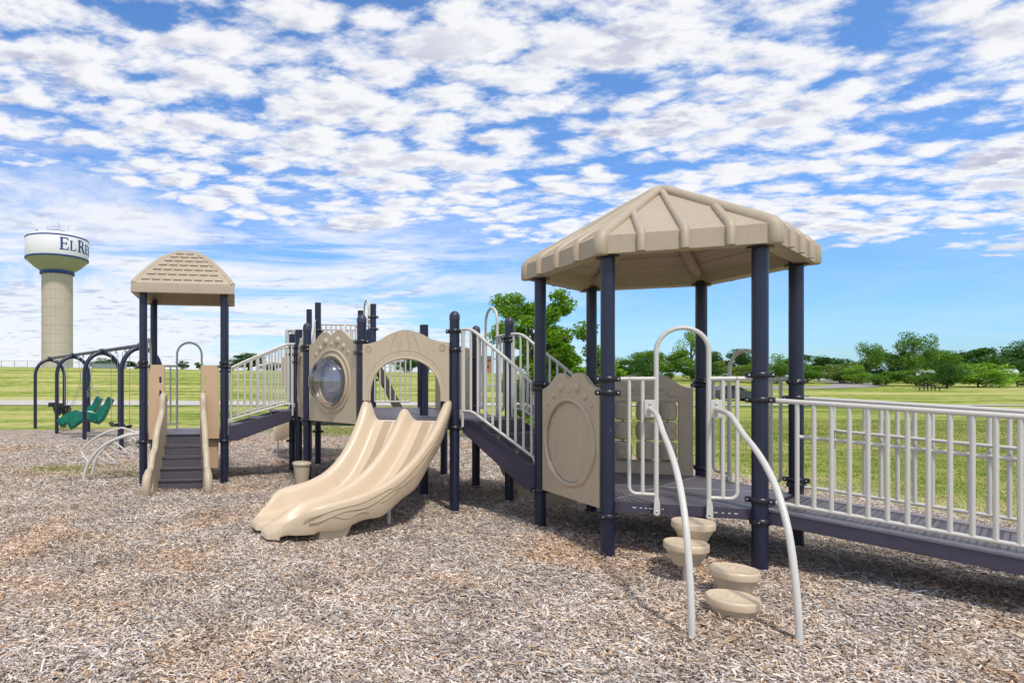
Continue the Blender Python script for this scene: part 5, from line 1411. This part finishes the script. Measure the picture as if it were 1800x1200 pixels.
crest_fence(-20,162,'chain link fence along the hill crest beneath the water tower',M['galv'],False)
crest_fence(162,222,'solid grey slatted fence in front of the dark shrub',simple('grey_slats',(0.22,0.25,0.27),0.7,0.1,1,0),True,1.2)
crest_fence(640,830,'dark chain link fence on the crest seen through the slide arch',M['galv'],False,1.3)
def building(px0,px1,Zb,h,mat,rmat,label,name='low_building'):
    x0,x1=(px0-583)*Zb/1060,(px1-583)*Zb/1060; c=(x0+x1)/2; g=hgt(c,Zb)-0.3; e=empty(name,(c,Zb,g),label,'building')
    m=MB(); m.box((c,Zb+3,g+h/2),(x1-x0,6,h)); m.build('wall',mat,e)
    r=MB(); w=(x1-x0)/2+0.4
    r.add([(c-w,Zb-0.4,g+h),(c+w,Zb-0.4,g+h),(c+w,Zb+6.4,g+h),(c-w,Zb+6.4,g+h),(c-w,Zb+3,g+h+1.1),(c+w,Zb+3,g+h+1.1)],[(0,1,5,4),(2,3,4,5),(1,2,5),(3,0,4),(3,2,1,0)]); r.build('roof',rmat,e)
    k=x0+1
    while k<x1-1.2:
        wd=MB(); wd.box((k+0.5,Zb-0.03,g+h*0.55),(0.9,0.05,0.9)); wd.build('window',M['glassdark'],e); k+=2.6
building(688,716,158,3.1,M['rvwhite'],M['asphalt'],'low pale building beyond the crest seen in the slide arch')
building(846,868,156,4.0,M['brick'],M['dark_wood'],'small red brick building seen behind the stair rails')
def wheel(e,x,y,z,r,w=0.2):
    t=MB(); Rm=Matrix.Rotation(R_(90),3,'X'); t.lathe((x,y,z),[(r*0.62,-w/2),(r*0.9,-w/2),(r,-w*0.35),(r,w*0.35),(r*0.9,w/2),(r*0.62,w/2)],20,Rm); t.build('tyre',M['rubber'],e) if False else None
    wo=t.build('wheel',M['rubber'],e); a=MB(); a.lathe((x,y-0.0,z),[(0.02,w*0.5+0.012),(r*0.2,w*0.5+0.012),(r*0.62,w*0.42)],20,Rm)
    for k in range(5):
        th=2*PI*k/5; a.box((x+r*0.35*math.cos(th),y-w*0.5-0.01,z+r*0.35*math.sin(th)),(r*0.14,0.03,r*0.14))
    a.build('rim',M['alloy'],wo)
def sedan():
    x0,y=34.75,55.0; g=hgt(x0,y)+0.02; L=4.7; e=empty('parked_car',(x0+2.3,y+0.9,g),'dark grey sedan parked beyond the path, its nose hidden by a pavilion post','car')
    fr=Fr((x0,y),(x0+1,y))
    low=[(0.08,0.30),(0.02,0.55),(0.0,0.80),(0.05,0.93),(0.5,0.98),(1.0,0.96),(3.1,0.92),(3.9,0.82),(4.45,0.68),(4.66,0.52),(4.68,0.32),(4.3,0.22),(4.28,0.30)]+arc(3.88,0.33,0.37,0,180,8)+[(3.48,0.20),(1.30,0.20)]+arc(0.93,0.33,0.37,0,180,8)+[(0.5,0.24)]
    m=MB(); m.plate(fr,[(a,b+g) for a,b in low],-1.75,0.0); m.build('body',M['carpaint'],e,bevel=0.06)
    cab=[(0.45,0.95),(0.95,1.28),(1.5,1.42),(2.1,1.44),(2.6,1.36),(3.35,0.93)]
    m=MB(); n=len(cab); vs=[fr.p(a,-0.16-(0.10 if b>1.2 else 0),b+g) for a,b in cab]+[fr.p(a,-1.59+(0.10 if b>1.2 else 0),b+g) for a,b in cab]
    m.add(vs,[tuple(range(n)),tuple(range(n,2*n))[::-1]]+[(i,(i+1)%n,n+(i+1)%n,n+i) for i in range(n)]); m.build('cabin',M['carpaint'],e,bevel=0.04)
    for nm,pl in (('side_window',[(1.02,0.99),(1.12,1.24),(1.75,1.36),(1.85,1.36),(1.85,0.99)]),('side_window',[(1.92,0.99),(1.92,1.36),(2.15,1.37),(2.5,1.30),(2.95,1.0)])):
        w=MB(); w.plate(fr,[(a,b+g) for a,b in pl],-0.20,-0.125); w.build(nm,M['glassdark'],e)
    t=MB(); t.box((x0+0.10,y-0.01,g+0.80),(0.34,0.06,0.16)); t.box((x0-0.01,y+0.35,g+0.80),(0.06,0.6,0.16)); t.build('tail_light',M['red'],e)
    for wx in (0.93,3.88): wheel(e,x0+wx,y+0.08,g+0.33,0.33)
    for wx in (0.93,3.88): wheel(e,x0+wx,y+1.66,g+0.33,0.33)
sedan()
def van(px,Z,L,H,mat,name,label,cat,win=True):
    x=(px-583)*Z/1060; g=hgt(x,Z); e=empty(name,(x,Z+1.1,g),label,cat); fr=Fr((x-L/2,Z),(x+L/2,Z))
    pr=[(0.05,0.5),(0,1.0),(0.05,H-0.2),(0.3,H),(L*0.72,H),(L*0.82,H*0.62),(L-0.1,H*0.5),(L,0.6),(L-0.1,0.45)]
    m=MB(); m.plate(fr,[(a,b+g) for a,b in pr],-2.1,0); m.build('body',mat,e,bevel=0.12)
    for a in ([0.25,0.45,0.62] if win else [0.3]):
        w=MB(); w.box(fr.p(L*a,0.03,g+H*0.68),(L*0.14,0.05,H*0.22)); w.build('window',M['glassdark'],e)
    w=MB(); w.box(fr.p(L*0.77,0.02,g+H*0.62),(L*0.07,0.05,H*0.2)); w.build('windscreen',M['glassdark'],e)
    for a in (0.2,0.8): wheel(e,fr.p(L*a,0,0)[0],Z+0.02,g+0.4,0.4)
van(1632,118,4.8,2.6,M['rvwhite'],'camper_van','white camper van behind the bushes right of the tallest tree','van')
van(1549,122,5.0,2.3,M['rvblue'],'pickup_van','blue van parked behind the dark rounded tree','van')
van(1532,120,3.4,1.6,M['rvgreen'],'compact_car','green car left of the blue van, behind the slender tree','car')
van(1602,121,3.6,1.6,M['carpaint'],'far_car','dark car behind the dense bush below the tallest tree','car')
def trailer():
    Z=118; x=(1781-583)*Z/1060; g=hgt(x,Z); e=empty('white_trailer',(x,Z,g),'rounded white trailer by the far road at the right edge','trailer')
    m=MB(); fr=Fr((x-1.2,Z),(x+1.2,Z)); pr=[(0,0.7),(0,2.0)]+arc(0.7,2.0,0.7,180,90,5)+arc(1.7,2.0,0.7,90,0,5)+[(2.4,0.7)]; m.plate(fr,[(a,b+g) for a,b in pr],-3,0); m.build('body',M['rvwhite'],e,bevel=0.05)
    wheel(e,x,Z+0.02,g+0.35,0.35); w=MB(); w.box((x-0.3,Z-0.02,g+1.7),(0.8,0.05,0.4)); w.build('window',M['glassdark'],e)
    w=MB(); w.box((x+1.6,Z+0.4,g+0.6),(1.0,0.1,0.1)); w.build('hitch',M['black'],e)
trailer()
def picnic():
    Z=82; x=(1634-583)*Z/1060; g=hgt(x,Z)-0.02; e=empty('picnic_table',(x,Z,g),'dark steel picnic table with two side benches alone on the lawn','picnic table')
    m=MB(); m.box((x,Z,g+0.76),(1.75,0.8,0.13)); m.build('table_top',M['lawnpost'],e)
    for dx in (-0.75,-0.25,0.25,0.75): l=MB(); l.tube([(x+dx,Z,g),(x+dx,Z,g+0.75)],0.06,8); l.build('leg',M['lawnpost'],e)
    for s in (-1,1):
        b=MB(); b.box((x+s*1.35,Z,g+0.47),(0.55,1.5,0.12)); b.tube([(x+s*1.35,Z,g),(x+s*1.35,Z,g+0.47)],0.06,8); b.build('bench',M['lawnpost'],e)
picnic()
# black border timbers at the back of the chips
def timber(x0,y0,x1,y1,label):
    f=Fr((x0,y0),(x1,y1)); m=MB(); m.plate(f,[(0,0),(f.L,0),(f.L,0.20),(0.02,0.20)],-0.06,0.06); o=m.build('border_timber',M['timber'],None,bevel=0.02); tag(o,label,'border timber','black border timbers along the back of the chips')
    return o
TB=[(-3.9,24.3),(-2.1,24.4),(-0.3,24.5),(1.5,24.3),(3.2,23.4),(4.7,21.9),(5.7,20.3)]
TN=['black border timber at the far left under the stair rails','black border timber left of the double slide, behind the posts','black border timber directly behind the slide top, left half','black border timber directly behind the slide top, right half','black border timber seen right of the slide between two posts','black border timber farthest right, behind the right stairs']
for k in range(6): timber(*TB[k],*TB[k+1],TN[k])

# ------------------------------------------------------------------ light, sky, camera
w=bpy.data.worlds.new('World'); scene.world=w; w.use_nodes=True; nt=w.node_tree; nt.nodes.clear()
out=nt.nodes.new('ShaderNodeOutputWorld')
sky=nt.nodes.new('ShaderNodeTexSky'); sky.sky_type='NISHITA'; sky.sun_disc=False
EL,AZ=58.0,200.0      # sun behind the camera, a little to its right
sky.sun_elevation=R_(EL); sky.sun_rotation=R_(168.0); sky.ozone_density=1.6; sky.dust_density=0.6; sky.air_density=1.0
tc=nt.nodes.new('ShaderNodeTexCoord'); sp=nt.nodes.new('ShaderNodeSeparateXYZ'); nt.links.new(tc.outputs['Generated'],sp.inputs[0])
zc=mth(nt,'ADD',mth(nt,'MAXIMUM',sp.outputs[2],0.0),0.10)
hz=mth(nt,'MAXIMUM',mth(nt,'SQRT',mth(nt,'ADD',mth(nt,'MULTIPLY',sp.outputs[0],sp.outputs[0]),mth(nt,'MULTIPLY',sp.outputs[1],sp.outputs[1]))),0.02)
az=mth(nt,'DIVIDE',sp.outputs[0],hz)
elv=mth(nt,'ADD',mth(nt,'DIVIDE',sp.outputs[2],hz),mth(nt,'MULTIPLY',az,0.12))
px=mth(nt,'DIVIDE',sp.outputs[0],zc); py=mth(nt,'DIVIDE',sp.outputs[1],zc)
cv=nt.nodes.new('ShaderNodeCombineXYZ'); nt.links.new(px,cv.inputs[0]); nt.links.new(py,cv.inputs[1])
big=noise(nt,0.75,3,0.5,cv.outputs[0],0.3)
mp1=nt.nodes.new('ShaderNodeMapping'); mp1.inputs['Rotation'].default_value=(0,0,R_(-35)); mp1.inputs['Scale'].default_value=(1.0,1.45,1.0); mp1.inputs['Location'].default_value=(3.1,1.7,0); nt.links.new(cv.outputs[0],mp1.inputs[0])
def puff(off,detail):
    """altocumulus field: rounded cells broken up by fractal noise"""
    o=nt.nodes.new('ShaderNodeVectorMath'); o.operation='ADD'; nt.links.new(mp1.outputs[0],o.inputs[0]); o.inputs[1].default_value=off
    n1=nt.nodes.new('ShaderNodeTexNoise'); n1.inputs['Scale'].default_value=5.0; n1.inputs['Detail'].default_value=detail; n1.inputs['Roughness'].default_value=0.6; nt.links.new(o.outputs[0],n1.inputs['Vector'])
    wv=nt.nodes.new('ShaderNodeVectorMath'); wv.operation='MULTIPLY_ADD'
    nt.links.new(n1.outputs['Color'],wv.inputs[0]); wv.inputs[1].default_value=(0.30,0.30,0); nt.links.new(o.outputs[0],wv.inputs[2])
    vor=nd(nt,'ShaderNodeTexVoronoi',Scale=7.0); vor.feature='F1'; nt.links.new(wv.outputs[0],vor.inputs['Vector'])
    f2=noise(nt,8.0,detail,0.66,o.outputs[0],0.1)
    mid=noise(nt,2.1,4,0.55,o.outputs[0],0.2)
    d=mth(nt,'MULTIPLY',mth(nt,'SUBTRACT',0.50,vor.outputs['Distance']),0.62)
    d=mth(nt,'ADD',d,mth(nt,'MULTIPLY',mth(nt,'SUBTRACT',f2,0.5),0.95))
    d=mth(nt,'ADD',d,mth(nt,'MULTIPLY',mth(nt,'SUBTRACT',mid,0.5),1.05))
    return d
bigs=mth(nt,'MULTIPLY',mth(nt,'ADD',mth(nt,'MULTIPLY',az,0.10),mth(nt,'SUBTRACT',big,0.48)),0.42)
edge_r=nd(nt,'ShaderNodeMapRange'); edge_r.inputs[1].default_value=0.275; edge_r.inputs[2].default_value=0.215; edge_r.inputs[3].default_value=0; edge_r.inputs[4].default_value=1
nt.links.new(mth(nt,'ADD',elv,mth(nt,'MULTIPLY',mth(nt,'SUBTRACT',big,0.5),0.14)),edge_r.inputs[0])
edg=mth(nt,'MULTIPLY',edge_r.outputs[0],0.75)
dens=mth(nt,'SUBTRACT',mth(nt,'ADD',puff((0,0,0),9),bigs),edg)
dens2=mth(nt,'ADD',puff((0.03,-0.055,0),4),bigs)      # the same field a little nearer the sun, for the lit side
cov=nd(nt,'ShaderNodeMapRange'); cov.interpolation_type='SMOOTHSTEP'; cov.inputs[1].default_value=-0.27; cov.inputs[2].default_value=0.12; nt.links.new(dens,cov.inputs[0])
mp2=nt.nodes.new('ShaderNodeMapping'); mp2.inputs['Scale'].default_value=(0.55,1.15,1); mp2.inputs['Rotation'].default_value=(0,0,R_(12)); mp2.inputs['Location'].default_value=(0.4,0.2,0); nt.links.new(cv.outputs[0],mp2.inputs[0])
st=noise(nt,1.0,9,0.66,mp2.outputs[0],0.8)
lf=nd(nt,'ShaderNodeMapRange'); lf.inputs[1].default_value=0.12; lf.inputs[2].default_value=0.44; lf.inputs[3].default_value=1; lf.inputs[4].default_value=0.10; nt.links.new(az,lf.inputs[0])
fr_=nd(nt,'ShaderNodeMapRange'); fr_.inputs[1].default_value=0.36; fr_.inputs[2].default_value=0.24; nt.links.new(elv,fr_.inputs[0])
stc=nd(nt,'ShaderNodeMapRange'); stc.interpolation_type='SMOOTHSTEP'; stc.inputs[1].default_value=0.38; stc.inputs[2].default_value=0.62; nt.links.new(st,stc.inputs[0])
low_=nd(nt,'ShaderNodeMapRange'); low_.inputs[1].default_value=0.22; low_.inputs[2].default_value=0.02; low_.inputs[3].default_value=0.0; low_.inputs[4].default_value=0.22; nt.links.new(elv,low_.inputs[0])
streak=mth(nt,'MULTIPLY',mth(nt,'MULTIPLY',mth(nt,'ADD',stc.outputs[0],low_.outputs[0],clamp=True),lf.outputs[0]),mth(nt,'MULTIPLY',fr_.outputs[0],0.88))
cl_=nd(nt,'ShaderNodeMapRange'); cl_.inputs[1].default_value=-0.05; cl_.inputs[2].default_value=-0.25; nt.links.new(az,cl_.inputs[0])
ch_=nd(nt,'ShaderNodeMapRange'); ch_.inputs[1].default_value=0.15; ch_.inputs[2].default_value=0.09; nt.links.new(mth(nt,'ADD',elv,mth(nt,'MULTIPLY',mth(nt,'SUBTRACT',noise(nt,7.0,8,0.6,tc.outputs['Generated']),0.5),0.30)),ch_.inputs[0])
cum=mth(nt,'MULTIPLY',mth(nt,'MULTIPLY',cl_.outputs[0],ch_.outputs[0]),0.85)
cover=mth(nt,'MAXIMUM',mth(nt,'MAXIMUM',mth(nt,'MULTIPLY',cov.outputs[0],0.97),streak),cum)
# tone: sunlit side white, thick centres and the far side softly grey-lavender
thick=nd(nt,'ShaderNodeMapRange'); thick.interpolation_type='SMOOTHSTEP'; thick.inputs[1].default_value=0.0; thick.inputs[2].default_value=0.36; nt.links.new(dens2,thick.inputs[0])
und=nd(nt,'ShaderNodeMapRange'); und.inputs[1].default_value=0.35; und.inputs[2].default_value=0.65; und.inputs[3].default_value=0.25; und.inputs[4].default_value=1.0; nt.links.new(noise(nt,1.7,4,0.6,cv.outputs[0],0.2),und.inputs[0])
gm=mth(nt,'MULTIPLY',thick.outputs[0],und.outputs[0],clamp=True)
cc=mixc(nt,(0.86,0.86,0.875),(0.46,0.48,0.61),gm)
hzc=ramp(nt,[(0.0,(0.50,0.66,0.82)),(0.12,(0.60,0.75,0.90)),(0.30,(0.84,0.90,0.97)),(0.5,(1,1,1))]); nt.links.new(mth(nt,'DIVIDE',sp.outputs[2],hz),hzc.inputs[0])
bg1=nt.nodes.new('ShaderNodeBackground'); bg1.inputs['Strength'].default_value=0.15
hs=nt.nodes.new('ShaderNodeHueSaturation'); hs.inputs['Saturation'].default_value=1.18; nt.links.new(sky.outputs[0],hs.inputs['Color']); nt.links.new(mixc(nt,mixc(nt,hs.outputs[0],(1.10,1.22,1.40),1.0,'MULTIPLY'),hzc.outputs[0],1.0,'MULTIPLY'),bg1.inputs[0])
bg2=nt.nodes.new('ShaderNodeBackground'); bg2.inputs['Strength'].default_value=1.12; nt.links.new(cc,bg2.inputs[0])
mx=nt.nodes.new('ShaderNodeMixShader'); nt.links.new(cover,mx.inputs[0]); nt.links.new(bg1.outputs[0],mx.inputs[1]); nt.links.new(bg2.outputs[0],mx.inputs[2]); nt.links.new(mx.outputs[0],out.inputs[0])

sd=bpy.data.lights.new('sun','SUN'); sd.energy=2.95; sd.angle=R_(5); sd.color=(1.0,0.95,0.87)
so=bpy.data.objects.new('sun',sd); C.objects.link(so)
dirv=Vector((math.sin(R_(168))*math.cos(R_(EL)),math.cos(R_(168))*math.cos(R_(EL)),math.sin(R_(EL))))  # towards the sun
so.rotation_euler=dirv.to_track_quat('Z','Y').to_euler(); so.location=(0,-5,20)

cd=bpy.data.cameras.new('camera'); co=bpy.data.objects.new('camera',cd); C.objects.link(co)
cd.sensor_width=36; cd.lens=1060/1800*36; cd.shift_x=(900-583)/1800; cd.shift_y=(676-600)/1800
cd.clip_start=0.05; cd.clip_end=4000
co.location=(0,0,1.65); co.rotation_euler=(R_(90),0,0); scene.camera=co
scene.view_settings.view_transform='Standard'; scene.view_settings.look='None'; scene.view_settings.exposure=0.0; scene.view_settings.gamma=1.0
scene.cycles.use_denoising=True
